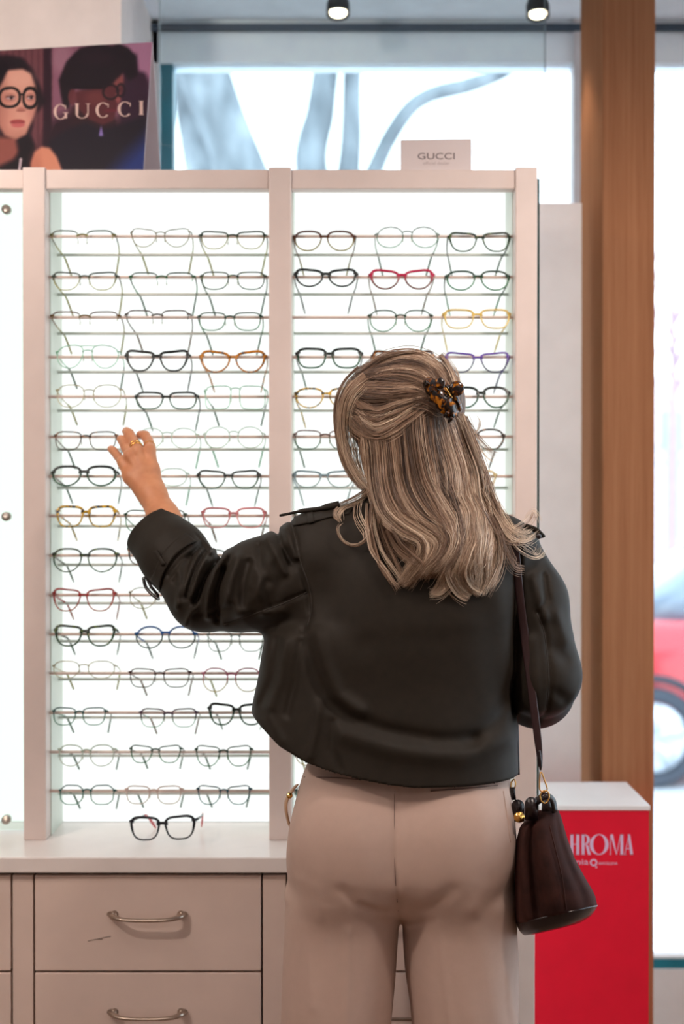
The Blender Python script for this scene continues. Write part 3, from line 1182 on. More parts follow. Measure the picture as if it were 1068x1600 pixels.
def rim_strip(P, t, d, closed=True, curve=None):
    """Rim of section t x d round outline P (2-D); returns verts (x, depth, z) and faces."""
    n = len(P)
    T = np.roll(P, -1, 0) - np.roll(P, 1, 0)
    if not closed:
        T = np.gradient(P, axis=0)
    T /= np.linalg.norm(T, axis=1, keepdims=True) + 1e-9
    N = np.column_stack([T[:, 1], -T[:, 0]])
    V, Fc = [], []
    for i in range(n):
        q = P[i] + N[i] * t[i]
        m = P[i] + N[i] * t[i] * .5
        b = min(d * .25, t[i] * .3)
        for a, e in ((P[i], d / 2 - b), (P[i] * .5 + m * .5, d / 2), (q * .6 + m * .4, d / 2), (q, d / 2 - b), (q, -d / 2 + b), (q * .6 + m * .4, -d / 2), (P[i] * .5 + m * .5, -d / 2), (P[i], -d / 2 + b)):
            V.append((a[0], e, a[1]))
    for i in range(n if closed else n - 1):
        j = (i + 1) % n
        for k in range(8):
            k2 = (k + 1) % 8
            Fc.append((i * 8 + k, j * 8 + k, j * 8 + k2, i * 8 + k2))
    if not closed:
        Fc.append(tuple(range(8)))
        Fc.append(tuple((n - 1) * 8 + k for k in range(7, -1, -1)))
    return V, Fc


ORD = ['top', 'second', 'third', 'fourth', 'fifth', 'sixth', 'seventh', 'eighth', 'ninth', 'tenth', 'eleventh', 'twelfth', 'thirteenth', 'fourteenth', 'lowest']
USED = set()


def make_glasses(x0, x1, yt, yb, shape, sty, col, label, group, Yf=2.862, tilt=R(15), tipm=None, yaw=0.0, bridge='mid', templeM=None, roll=0.0, sc=1.0):
    W = (x1 - x0) * Yf / F
    H = (yb - yt) * Yf / F
    cx, cy = (x0 + x1) / 2, (yt + yb) / 2
    C0 = at(cx, cy, Yf)
    t0, tb, to, dep, tk = STY[sty]
    t0, tb, to, dep = t0 / 1000, tb / 1000, to / 1000, dep / 1000
    gap = W * (.125 if sty in ('thick', 'ac') else .145)
    endw = W * (.02 if sty in ('thick', 'ac') else .03)
    tr = max(to, .001)
    lw = (W - gap - 2 * endw - 2 * tr) / 2
    lh = (H - t0 - max(tb, .0006)) / math.cos(tilt)
    zc = (max(tb, .0006) - t0) / 2
    root = thing('glasses', label, 'eyeglasses', C0, group)
    ct, st = math.cos(-tilt), math.sin(-tilt)
    cyw, syw = math.cos(yaw), math.sin(yaw)
    crl, srl = math.cos(roll), math.sin(roll)

    def pl(V):
        out = []
        for x, y, z in V:
            y = y + 1.1 * x * x          # face-form wrap
            x, z = x * crl - z * srl, x * srl + z * crl
            y2, z2 = y * ct - z * st, y * st + z * ct
            x2, y3 = x * cyw - y2 * syw, x * syw + y2 * cyw
            out.append((C0.x + x2, C0.y + y3, C0.z + z2))
        return out

    parts, frame = [], []
    L = lens_outline(shape, lw, lh)
    th = np.arctan2(L[:, 1], L[:, 0])
    up = np.clip(L[:, 1] / lh * 1.6 + .5, 0, 1)
    t = tb + (t0 - tb) * up ** 1.5
    outw = np.clip(L[:, 0] / lw * 2, 0, 1) * np.clip(L[:, 1] / lh * 2 + .5, 0, 1)
    t = t * (1 - outw) + outw * to
    ox = gap / 2 + lw / 2
    m = FM[col]
    for s in (1, -1):
        Pl = L.copy()
        if sty in ('semi', 'semiac'):
            k = np.where(L[:, 1] > -.02 * lh)[0]
            o = np.argsort((np.arctan2(L[k, 1], L[k, 0]) + .6) % (2 * math.pi))
            Pl = L[k][o]
            tt = (t0 + (to - t0) * outw[k][o]) * np.minimum(1, .35 + 3 * np.linspace(0, 1, len(k)) * np.linspace(1, 0, len(k)))
            tt = np.maximum(tt, .0008)
            V, Fc = rim_strip(Pl, tt, dep, False)
        else:
            V, Fc = rim_strip(Pl, np.maximum(t, .0007), dep)
        V = [(s * (ox + v[0]), v[1], v[2] + zc) for v in V]
        if s < 0:
            Fc = [f[::-1] for f in Fc]
        frame.append((V, Fc))
        # end piece at the hinge
        i = int(np.argmax(L[:, 0] + .55 * L[:, 1]))
        ex, ez = ox + L[i, 0], L[i, 1] + zc
        hh = .0030 if tk == 'ac' else (.0022 if tk == 'mx' else .0014)
        hz = min(ez, lh * .36 + zc)
        xe = W / 2
        g = tube([(s * (ex - .001), 0, hz + .0002), (s * (ex + (xe - ex) * .7), .0008, hz), (s * (xe - .0009), .0035, hz), (s * (xe - .0012), .008, hz)], [hh, hh, hh * .9, hh * .8], 8, flat=(1.0, .6), up=(0, 0, 1))
        frame.append(g)
        # lens
        n = len(L)
        lv = [(s * (ox + p[0]), -.0005, p[1] + zc) for p in L] + [(s * (ox + p[0]), .0006, p[1] + zc) for p in L]
        lf = [tuple(range(n)), tuple(range(2 * n - 1, n - 1, -1))] + [(i_, (i_ + 1) % n, (i_ + 1) % n + n, i_ + n) for i_ in range(n)]
        obj('lens', fixn((pl(lv), lf)), M_gl, root, False)
        # temple
        Lt = .140
        hx = xe - .0014
        ts = np.linspace(0, 1, 15)
        path = []
        for u in ts:
            dn = max(0, u - .70) ** 1.4 * .16 + .0
            path.append((s * (hx - .019 * u ** 2.4), .006 + Lt * u - (.012 * max(0, u - .7)), hz - dn))
        if tk == 'ac':
            rad = [(.0029 + .0004 * math.cos(u * 6)) * (1 if u < .97 else .6) for u in ts]
            g = tube(pl(path), rad, 8, flat=(1.0, .55))
            tm = obj('temple', fixn(g), templeM or m, root)
            if tipm:
                k = 9
                g = tube(pl(path[k:]), [r_ * 1.12 for r_ in rad[k:]], 8, flat=(1.0, .6))
                obj('temple_tip', fixn(g), tipm, tm)
        else:
            k = 8
            g = tube(pl(path[:k + 2]), [.0015 if tk == 'mx' else .0012] * (k + 2), 6)
            tm = obj('temple', fixn(g), templeM or m, root)
            rad = [.0014 + .0012 * min(1, (u - ts[k]) * 5) for u in ts[k:]]
            g = tube(pl(path[k:]), rad, 8, flat=(1.0, .7))
            obj('temple_tip', fixn(g), tipm or TIPG, tm)
            # nose pads on wire arms
            pz = -.1 * lh + zc
            g = join(tube([(s * (gap / 2 + .0005), .001, zc + lh * .1), (s * (gap / 2 - .0012), .006, zc), (s * (gap / 2 - .0008), .0075, pz)], .0005, 5))
            obj('nose_pad_arm', bm_of((pl(g[0]), g[1])), m, root)
            b = ball((0, 0, 0), (.0014, .0012, .0035), 8, 6)
            me = [(s * (gap / 2 - .0006) + v.co.x, .0075 + v.co.y, pz + v.co.z) for v in b.verts]
            fc = [tuple(v.index for v in f.verts) for f in b.faces]
            b.free()
            obj('nose_pad', (pl(me), fc), M_pad, root)
    # bridge
    k = int(np.argmin(L[:, 0] + .25 * np.abs(L[:, 1] - lh * .2)))
    zb = zc + lh * (.22 if bridge != 'high' else .36)
    gx = gap / 2 + .001
    if tk == 'ac':
        hb = max(t0, .003) * .62
        pts = [(u * gx * 1.12, 0, zb + .0016 * (1 - u * u) + .0016 * abs(u) ** 3) for u in np.linspace(-1, 1, 11)]
        rad = [hb * (1 + .55 * abs(u) ** 2.5) for u in np.linspace(-1, 1, 11)]
        frame.append(tube(pts, rad, 10, flat=(1.0, dep / 2 / hb * .9), up=(0, 0, 1)))
    else:
        rb = .0018 if tk == 'mx' else .0011
        pts = [(u * gx * 1.08, -.0006, zb + .0035 * (1 - u * u) - .0005) for u in np.linspace(-1, 1, 11)]
        frame.append(tube(pts, rb, 8, up=(0, 0, 1)))
        if bridge == 'double':
            pts = [(u * (gx + .004), 0, zc + lh * .47 + .0012 * (1 - u * u)) for u in np.linspace(-1, 1, 11)]
            frame.append(tube(pts, .0008, 8, up=(0, 0, 1)))
    V, Fc = join(*frame)
    obj('frame_front', fixn((pl(V), Fc)), m, root)
    assert label not in USED, label
    USED.add(label)
    return root


# bay, row, left, right, top, bottom, outline, make, colour, words
GL = [
    ('left', 0, 76, 180, 358, 389, 'soft', 'semi', 'greengold', 'half-rim dark green glasses'),
    ('left', 0, 201.6, 299, 355, 387, 'cat', 'metal', 'gold', 'thin gold cat-eye metal glasses'),
    ('left', 0, 309, 417, 359, 390, 'fly', 'brow', 'greengold', 'fine glasses with dark brow corners'),
    ('left', 1, 78.5, 185, 423, 454, 'fly', 'brow', 'greengold', 'green and gold browline glasses'),
    ('left', 1, 200, 305, 424, 453, 'soft', 'semi', 'green', 'thin half-rim glasses'),
    ('left', 1, 311, 416.5, 423, 453, 'soft', 'thin', 'greentort', 'full-rim dark mottled glasses'),
    ('left', 2, 76, 188, 485, 515, 'soft', 'semi', 'browngold', 'half-rim glasses with copper hinges'),
    ('left', 2, 193, 298, 483, 514, 'soft', 'semi', 'brownred', 'half-rim glasses with brown corners'),
    ('left', 2, 307, 410.5, 486.5, 517, 'soft', 'thin', 'green', 'dark green full-rim glasses'),
    ('left', 3, 85, 188, 538, 576, 'avi', 'metal', 'mint', 'pale aviator glasses with double bridge'),
    ('left', 3, 193, 297, 545, 581, 'angcat', 'thick', 'black', 'bold black angular glasses'),
    ('left', 3, 310, 417, 546, 583, 'cat', 'thick', 'amber', 'chunky amber tortoiseshell glasses'),
    ('left', 4, 85, 192, 600, 637, 'oval', 'metal', 'palegold', 'barely visible pale beige glasses'),
    ('left', 4, 209, 310, 611, 640, 'soft', 'ac', 'blackfringe', 'black rectangular glasses'),
    ('left', 4, 317, 417.5, 602, 640, 'square', 'metal', 'mint', 'square thin mint metal glasses'),
    ('left', 5, 82, 184.5, 673, 704, 'soft', 'thin', 'tort', 'dark tortoiseshell glasses next to the fingertips'),
    ('left', 5, 211, 311, 668, 701, 'round', 'metal', 'pale', 'faint mint round glasses behind the hand'),
    ('left', 5, 316, 414, 666, 700.5, 'round', 'metal', 'pale', 'faint mint round glasses by the post'),
    ('left', 6, 78, 184, 726.5, 760, 'panto', 'thick', 'blackfringe', 'thick black rounded glasses'),
    ('left', 6, 190, 295, 731, 760, 'oval', 'metal', 'pale', 'faint thin glasses half hidden by the wrist'),
    ('left', 6, 306.5, 407, 733.6, 764, 'fly', 'ac', 'blackfringe', 'glossy dark green glasses'),
    ('left', 7, 85, 183, 789, 824, 'soft', 'thick', 'yellowtort', 'yellow and black tortoiseshell glasses'),
    ('left', 7, 191.6, 292, 796, 831, 'soft', 'thin', 'green', 'thin dark green glasses behind the cuff'),
    ('left', 7, 313, 416, 792, 825, 'soft', 'ac', 'pink', 'translucent pink glasses'),
    ('left', 8, 79.5, 185, 856, 894, 'panto', 'ac', 'greentort', 'rounded dark green glasses with gold rivets'),
    ('left', 8, 197, 300, 849, 883, 'soft', 'ac', 'tort', 'dark mottled glasses hidden by the sleeve'),
    ('left', 8, 310, 412, 858, 890, 'oval', 'thin', 'green', 'dark rim peeking over the raised sleeve'),
    ('left', 9, 79.5, 181, 918.6, 955, 'fly', 'ac', 'red', 'bright red glasses'),
    ('left', 9, 199, 300, 917.5, 951, 'oval', 'metal', 'gold', 'fine gold glasses half behind the sleeve'),
    ('left', 10, 82, 182, 975.6, 1010, 'fly', 'thick', 'greentort', 'chunky dark green glasses'),
    ('left', 10, 209, 308, 978, 1013, 'round', 'ac', 'blue', 'dark glasses with a blue bridge'),
    ('left', 10, 321, 414, 985, 1018, 'soft', 'metal', 'silver', 'thin grey metal glasses under the sleeve'),
    ('left', 11, 79.5, 182, 1032.5, 1060, 'oval', 'metal', 'palegold', 'pale gold glasses standing high'),
    ('left', 11, 199, 299, 1044, 1074, 'soft', 'thin', 'brownred', 'dark brown red glasses'),
    ('left', 11, 313, 410, 1043.5, 1080.6, 'oval', 'thin', 'magenta', 'pink to gold round glasses'),
    ('left', 12, 79.5, 167.5, 1105, 1133, 'soft', 'thin', 'teal', 'narrow green glasses'),
    ('left', 12, 215.5, 310, 1106.5, 1136, 'soft', 'brow', 'plum', 'plum browed glasses'),
    ('left', 12, 323, 416, 1098, 1133, 'fly', 'thick', 'blackfringe', 'oversized black glasses beside the jacket hem'),
    ('left', 13, 88.5, 181, 1163.5, 1197, 'oval', 'thin', 'clear', 'clear colourless glasses'),
    ('left', 13, 200.5, 285, 1164, 1192, 'fly', 'thin', 'green', 'thin dark green glasses'),
    ('left', 13, 302.6, 395, 1164.5, 1197, 'fly', 'thin', 'green', 'winged thin green glasses'),
    ('left', 14, 90, 181, 1226.5, 1257, 'hex', 'thin', 'teal', 'hexagonal teal glasses'),
    ('left', 14, 193.5, 286, 1227.5, 1256, 'soft', 'thin', 'clearpink', 'clear pinkish glasses with dark corners'),
    ('left', 14, 305.5, 393.5, 1227, 1257, 'fly', 'thin', 'tealtort', 'teal mottled glasses'),
    ('right', 0, 457, 556, 359, 393, 'panto', 'ac', 'browngold', 'brown glasses fading to green'),
    ('right', 0, 585, 687, 353, 388, 'round', 'metal', 'green', 'round thin green wire glasses'),
    ('right', 0, 699, 799, 361, 394, 'fly', 'ac', 'greentort', 'dark winged glasses with gold corners'),
    ('right', 1, 458, 559.5, 418, 449, 'cat', 'thick', 'black', 'thick black cat-eye glasses'),
    ('right', 1, 575.5, 679.5, 419, 453, 'cat', 'thick', 'crimson', 'crimson cat-eye glasses'),
    ('right', 1, 695, 797.5, 421.5, 454.5, 'panto', 'ac', 'green', 'dark green rounded glasses'),
    ('right', 2, 574, 677, 483, 519, 'panto', 'thin', 'green', 'round dark green glasses'),
    ('right', 2, 691, 799, 481.6, 514, 'soft', 'ac', 'yellow', 'pale yellow translucent glasses'),
    ('right', 3, 460.6, 567, 542, 576, 'soft', 'thick', 'blackfringe', 'heavy black rectangular glasses'),
    ('right', 3, 579, 680, 546, 582, 'angcat', 'thick', 'browntort', 'brown tortoiseshell glasses peeking over the head'),
    ('right', 3, 694, 797.6, 548.5, 582.6, 'angcat', 'ac', 'purple', 'purple cat-eye glasses'),
    ('right', 4, 459, 560, 605, 638, 'panto', 'ac', 'yellowtort', 'mottled yellow round glasses left of the head'),
    ('right', 4, 704, 798, 603, 638, 'panto', 'thick', 'blackfringe', 'black rounded glasses behind the hair clip'),
    ('right', 5, 457, 558, 671, 702.5, 'soft', 'thin', 'brownpink', 'brown and green glasses left of the hair'),
    ('right', 5, 690, 790, 669, 703, 'oval', 'ac', 'tort', 'tortoiseshell glasses half hidden by blond hair'),
    ('right', 6, 456, 556, 734, 762, 'fly', 'ac', 'greyblue', 'grey blue translucent glasses above the shoulder'),
    ('right', 6, 680, 777, 734, 764, 'soft', 'ac', 'cream', 'cream glasses mostly covered by blond hair'),
    ('right', 7, 457, 556, 795, 828, 'soft', 'thin', 'green', 'dark green glasses behind the shoulder strap flap'),
    ('right', 13, 458, 556, 1164, 1196, 'oval', 'thin', 'magenta', 'pink rimmed glasses half hidden by the jacket hem'),
    ('right', 14, 458, 556, 1226, 1257, 'oval', 'thin', 'teal', 'teal glasses half hidden by the trousers'),
]
POSN = {'left': [(70, 190, 'first'), (190, 303, 'middle'), (303, 430, 'last')], 'right': [(450, 570, 'first'), (570, 690, 'middle'), (690, 800, 'last')]}
for bay, row, x0, x1, y0, y1, shp, sty, col, wd in GL:
    p = next(n for a, b_, n in POSN[bay] if a <= (x0 + 2 if row != 5 else x0 + 4) < b_) if bay == 'left' else next((n for a, b_, n in POSN[bay] if a <= x0 + 6 < b_), 'last')
    label = f'{wd}, {ORD[row]} row, {bay} bay'
    tip = None
    if sty in ('thin', 'metal', 'brow', 'semi') and col in ('gold', 'palegold', 'browngold', 'magenta', 'greengold'):
        tip = TIPY
    if col in ('brownred', 'pink', 'plum'):
        tip = TIPB
    if col in ('mint',):
        tip = TIPG
    if col == 'pale':
        tip = FM['mint']
    tmpl = None
    if col == 'crimson':
        tmpl = TIPB
    if col == 'pink':
        tmpl = FM['pink']
    # each frame hangs with its temples on the rear rod
    make_glasses(x0, x1, y0, y1, shp, sty, col, label, 'eyeglasses on the rods', tipm=tip, templeM=tmpl,
                 bridge='double' if shp in ('avi',) else ('high' if shp == 'square' else 'mid'))
# pair standing on the worktop
gw = make_glasses(199, 308, 1284, 1322, 'soft', 'thick', 'navy', 'thick navy glasses with pink temple tips standing on the worktop', 'eyeglasses on the rods',
                  Yf=2.80, tilt=R(6), tipm=M_pinktip, yaw=R(-6), roll=R(3))
zmin = min((o.matrix_basis.translation.z + min(v.co.z for v in o.data.vertices)) if False else (gw.location.z + min(v.co.z for v in o.data.vertices)) for o in gw.children)
gw.location.z += ZW + .0003 - zmin
del gw['group']
# ================================================================ the customer
WC = at(628, 781, 2.46).x
person = thing('person', 'blond woman seen from behind in a dark jacket reaching for glasses on the rods', 'person', (WC, 2.47, 0))
A = lambda x, y, d: np.array(at(x, y, d))

# ---- key joints
SH_L, EL_L, WR_L = A(478, 872, 2.45), A(318, 930, 2.535), A(237, 772, 2.662)
SH_R, EL_R, WR_R = A(803, 880, 2.45), A(846, 1062, 2.44), A(780, 1085, 2.68)
HEAD = A(634, 659, 2.475)
HY = R(24)
HR = np.array([[math.cos(HY), -math.sin(HY), 0], [math.sin(HY), math.cos(HY), 0], [0, 0, 1]])   # head turned to her left


def hl(x, y, z):
    return HEAD + HR @ np.array([x, y, z])


# ---- left hand: knuckles and finger joints (forefinger first)
KN = [A(234.5, 703, 2.690), A(215, 704.5, 2.684), A(202, 711, 2.684), A(191, 722, 2.688)]
FI = [  # joint, joint, tip
    [A(232, 690, 2.725), A(227, 680.5, 2.745), A(219.5, 679.5, 2.757)],
    [A(208.5, 690, 2.722), A(202, 677.5, 2.742), A(197.5, 674, 2.755)],
    [A(195, 697, 2.718), A(190, 687.5, 2.736), A(188, 685.5, 2.748)],
    [A(184, 713, 2.712), A(177, 704.5, 2.728), A(173.5, 701.5, 2.737)]]
FR = [.0098, .0099, .0088, .0083]
body_prims = []


def rc(a, b, r1, r2, k=.01):
    body_prims.append(('c', np.asarray(a, float), np.asarray(b, float), r1, r2, k))


def el(c, r, k=.01, rot=None):
    body_prims.append(('e', np.asarray(c, float), np.asarray(r, float), rot, 0, k))


pelv = np.array([WC, 2.46, .86])
el(pelv, (.145, .095, .12), .03)
rc((WC, 2.46, .92), A(640, 960, 2.46), .105, .115, .04)
rc(A(640, 960, 2.46), A(640, 880, 2.46), .115, .12, .04)
rc(A(560, 850, 2.455), A(730, 850, 2.455), .065, .065, .04)
rc(A(520, 862, 2.45), SH_L, .05, .045, .04)
rc(A(760, 862, 2.45), SH_R, .05, .045, .04)
rc(SH_L, EL_L, .045, .038, .02)
rc(EL_L, .55 * EL_L + .45 * WR_L, .038, .034, .02)
rc(.55 * EL_L + .45 * WR_L, .25 * EL_L + .75 * WR_L, .034, .0265, .02)
rc(.25 * EL_L + .75 * WR_L, WR_L, .0265, .0262, .02)
rc(SH_R, EL_R, .045, .038, .02)
rc(EL_R, .5 * EL_R + .5 * WR_R, .038, .036, .02)
rc(.5 * EL_R + .5 * WR_R, WR_R, .036, .025, .02)
# neck and head
rc(A(640, 850, 2.455), HEAD + np.array([0, -.005, -.06]), .06, .052, .03)
el(hl(0, -.012, .030), (.073, .092, .080), .03, HR)
el(hl(0, .028, -.045), (.055, .062, .062), .04, HR)
el(hl(0, .050, -.088), (.026, .026, .020), .03, HR)
el(hl(0, .080, .022), (.045, .012, .010), .015, HR)
rc(hl(0, .088, .008), hl(0, .108, -.030), .007, .011, .012)
el(hl(0, .096, -.036), (.017, .010, .007), .006, HR)
el(hl(0, .088, -.056), (.022, .010, .0055), .005, HR)
el(hl(0, .086, -.066), (.019, .010, .006), .005, HR)
for s in (-1, 1):
    el(hl(s * .040, .066, -.022), (.022, .02, .02), .02, HR)
    el(hl(s * .076, -.008, -.010), (.008, .018, .030), .006, HR)
    el(hl(s * .032, .079, .004), (.015, .009, .006), .006, HR)
# left palm
wr = WR_L
mid = [.45 * wr + .55 * k for k in KN]
mid[3] = mid[3] + np.array([-.0075, 0, 0])
rc(mid[3], .8 * wr + .2 * KN[3] + np.array([-.010, 0, 0]), .0125, .015, .012)
rc(wr + np.array([.006, 0, 0]), mid[0], .0205, .0145, .012)
rc(wr + np.array([-.004, 0, .002]), mid[2], .0205, .0135, .012)
rc(wr + np.array([-.006, 0, .006]), mid[3], .017, .0125, .012)
for i in range(4):
    rc(mid[i], KN[i], .0135, .0105, .008)
    a = [KN[i]] + FI[i]
    r = FR[i]
    rc(a[0], a[1], r * 1.10, r * 1.0, .003)
    rc(a[1], a[2], r * 1.02, r * .95, .002)
    rc(a[2], a[3], r * .95, r * .88, .002)
rc(mid[0], mid[3], .013, .012, .012)
# tendons on the back of the hand
for i in range(3):
    nb = np.array([0, -.0072, .001])
    rc(KN[i] + nb, .5 * KN[i] + .5 * wr + nb * 1.5, .0050, .0034, .004)
    el(KN[i] + np.array([0, -.005, -.001]), (.0085, .0080, .0085), .005)
# thumb folded forward beyond the palm edge
rc(.6 * wr + .4 * KN[0] + np.array([-.002, .010, 0]), A(236, 738, 2.718), .014, .012, .012)
rc(A(236, 738, 2.718), A(228, 716, 2.745), .0115, .0098, .005)
rc(A(228, 716, 2.745), A(220, 702, 2.757), .0098, .0080, .004)
# right hand, resting in front of her
for i, o in enumerate((-.027, -.009, .009, .026)):
    b0 = WR_R + np.array([-.075, .006, o * .9])
    rc(WR_R, b0, .02, .011, .012)
    rc(b0, b0 + np.array([-.038, -.006, o * .15]), .0095, .0088, .004)
    rc(b0 + np.array([-.038, -.006, o * .15]), b0 + np.array([-.060, -.024, o * .1]), .0088, .0074, .004)
rc(WR_R + np.array([-.02, .01, .02]), WR_R + np.array([-.06, .012, .05]), .013, .0105, .01)
rc(WR_R + np.array([-.06, .012, .05]), WR_R + np.array([-.088, .0, .054]), .0105, .0085, .004)
# legs and feet
LG = [(A(538, 1400, 2.46), A(524, 1650, 2.45)), (A(716, 1400, 2.46), A(724, 1650, 2.45))]
for h_, k_ in LG:
    hip = np.array([h_[0] * .9 + WC * .1, 2.46, .84])
    knee = np.array([k_[0], 2.45, .47])
    ank = np.array([k_[0], 2.475, .09])
    rc(hip, knee, .085, .055, .03)
    rc(knee, .6 * knee + .4 * ank + np.array([0, -.012, 0]), .055, .052, .02)
    rc(.6 * knee + .4 * ank + np.array([0, -.012, 0]), ank, .052, .036, .02)
    rc(ank + np.array([0, -.03, -.045]), ank + np.array([0, .06, -.055]), .036, .032, .02)
    rc(ank + np.array([0, .06, -.055]), ank + np.array([0, .13, -.065]), .032, .022, .02)


def f_body(P):
    lo, hi = P.min(0), P.max(0)
    d = np.full(len(P), .35)
    for p in body_prims:
        if p[0] == 'c':
            b0, b1 = np.minimum(p[1], p[2]) - max(p[3], p[4]) - .09, np.maximum(p[1], p[2]) + max(p[3], p[4]) + .09
        else:
            b0, b1 = p[1] - max(p[2]) - .09, p[1] + max(p[2]) + .09
        if (lo > b1).any() or (hi < b0).any():
            continue
        if len(P) > 20000 or True:
            m = ((P > b0) & (P < b1)).all(1)
            if not m.any():
                continue
            Q_ = P[m]
            v = rcone(Q_, p[1], p[2], p[3], p[4]) if p[0] == 'c' else ell(Q_, p[1], p[2], p[3])
            d[m] = smin(d[m], v, p[5])
    for s in (-1, 1):   # eye sockets
        e = hl(s * .032, .092, .012)
        m = (np.abs(P - e) < .05).all(1)
        if m.any():
            d[m] = smax(d[m], -ell(P[m], e, (.017, .012, .010), HR), .008)
    return d


t = NT('skin')
b = t.bsdf(.48, spec=.4)
nz = t.noise(40, 4)
r = t.ramp([(.3, (198, 132, 94)), (.7, (214, 150, 110))])
t.l(nz.outputs[0], r.inputs[0])
t.l(r.outputs[0], b.inputs['Base Color'])
b.inputs['Subsurface Weight'].default_value = .12
b.inputs['Subsurface Radius'].default_value = (.012, .005, .003)
b.inputs['Subsurface Scale'].default_value = .5
t.bump(b, t.noise(420, 3).outputs[0], .12, .0006)
M_skin = t.m
V, Q = surface(f_body, (-.48, 2.22, -.01), (.40, 2.80, 1.70), .0026)
V = relax(V, Q, 1)
obj('body', (V, Q), M_skin, person)
# nails
M_nail = plain('nail', (236, 190, 172), .25, vary=.01)
for i in range(4):
    a, b_ = FI[i][1], FI[i][2]
    u = (b_ - a) / np.linalg.norm(b_ - a)
    up_ = np.array([-.25, -.35, 1.0])
    up_ -= u * (up_ @ u)
    up_ /= np.linalg.norm(up_)
    c = a + (b_ - a) * .7 + up_ * FR[i] * .74
    w = np.cross(u, up_)
    Mx = Matrix((tuple(w), tuple(u), tuple(up_))).transposed()
    obj('fingernail', ball(c, (FR[i] * .6, .0046, .0012), 12, 8, Mx), M_nail, person)
M_eye = plain('eye_white', (236, 232, 228), .15)
M_iris = plain('iris', (70, 96, 110), .15)
for s in (-1, 1):
    e = obj('eye', ball(hl(s * .032, .074, .012), (.0118, .0118, .0118), 16, 12), M_eye, person)
    obj('iris', ball(hl(s * .032, .0822, .012), (.0052, .0042, .0052), 12, 8), M_iris, e)
# rings
M_gold = plain('gold', (226, 176, 96), .22, 1.0, vary=.03)


def finger_ring(i, t0, r, w, label):
    a, b_ = KN[i], FI[i][0]
    c = a + (b_ - a) * t0
    u = (b_ - a) / np.linalg.norm(b_ - a)
    e1 = np.cross(u, (0, 0, 1.0))
    e1 /= np.linalg.norm(e1)
    e2 = np.cross(u, e1)
    pts = [c + r * (math.cos(q_) * e1 + math.sin(q_) * e2) for q_ in np.linspace(0, 2 * math.pi, 29)]
    return tube(pts, w, 8, cap=False)


obj('ring', finger_ring(0, .45, .0106, .0009, ''), M_gold, person, label='thin gold ring')
obj('ring', finger_ring(1, .30, .0110, .0017, ''), M_gold, person, label='chunky gold ring')
obj('ring', finger_ring(1, .52, .0107, .0014, ''), M_gold, person, label='narrow gold ring stacked above')

# ---------------------------------------------------------------- trousers
TR_P = [(zz(1150, 2.46), A(640, 0, 2.46)[0], 2.46, .150, .105), (zz(1215, 2.46), xx(634, 2.46), 2.46, xx(797, 2.46) - xx(634, 2.46), .115),
        (zz(1290, 2.46), xx(628, 2.46), 2.458, xx(802, 2.46) - xx(628, 2.46), .13), (zz(1345, 2.46), xx(626, 2.46), 2.455, xx(804, 2.46) - xx(626, 2.46), .128),
        (zz(1400, 2.46), xx(626, 2.46), 2.46, xx(800, 2.46) - xx(626, 2.46), .104), (zz(1432, 2.46), xx(626, 2.46), 2.46, .12, .05)]


def leg_rows(rows):
    out = []
    for y, l, r_, yc, b_ in rows:
        z = zz(y, 2.46) if y > 10 else y
        out.append((z, (xx(l, 2.46) + xx(r_, 2.46)) / 2, yc, (xx(r_, 2.46) - xx(l, 2.46)) / 2, b_))
    return out


TR_L = leg_rows([(1385, 446, 621, 2.46, .118), (1440, 444, 623, 2.46, .112), (1500, 442.5, 619, 2.455, .108), (1600, 438, 610, 2.45, .108), (1800, 430, 602, 2.45, .11), (.03, 424, 598, 2.455, .115)])
TR_R = leg_rows([(1385, 630, 806, 2.46, .118), (1440, 628, 807, 2.46, .112), (1500, 632, 808.5, 2.455, .108), (1600, 643, 808.5, 2.45, .108), (1800, 652, 812, 2.45, .11), (.03, 656, 816, 2.455, .115)])


def px_of(P):
    """Photo coordinates of points as seen from where the photo was taken (to read shapes off it)."""
    y = P[:, 1]
    dz = (P[:, 2] - EYE) / y
    q_ = (dz + math.tan(PIT)) / (1 - dz * math.tan(PIT))
    return 534 + P[:, 0] / y * F, 800 - q_ * F


def strokes(P, d, rows, ymax):
    """Press folds and seams into the back of a garment: rows of (points, width, depth mm; + ridge, - groove)."""
    m = (P[:, 1] < ymax) & (np.abs(d) < .05)
    if not m.any():
        return d
    Q_ = P[m]
    X2, Y2 = 534 + Q_[:, 0] * F / 2.40, 781 - (Q_[:, 2] - EYE) * F / 2.40
    acc = np.zeros(len(Q_))
    for pts, w, amp in rows:
        pts = np.asarray(pts, float)
        pts = 534 + (pts[:, 0] - 534), pts[:, 1]
        best = np.full(len(Q_), 1e9)
        n = len(pts[0]) - 1
        for i in range(n):
            ax, ay, bx, by = pts[0][i], pts[1][i], pts[0][i + 1], pts[1][i + 1]
            dx, dy = bx - ax, by - ay
            tt = np.clip(((X2 - ax) * dx + (Y2 - ay) * dy) / (dx * dx + dy * dy), 0, 1)
            fade = 1.0
            dd = np.hypot(X2 - ax - tt * dx, Y2 - ay - tt * dy)
            best = np.minimum(best, dd)
        acc += amp * .001 * np.exp(-(best / w) ** 2)
    d = d.copy()
    d[m] -= acc
    return d


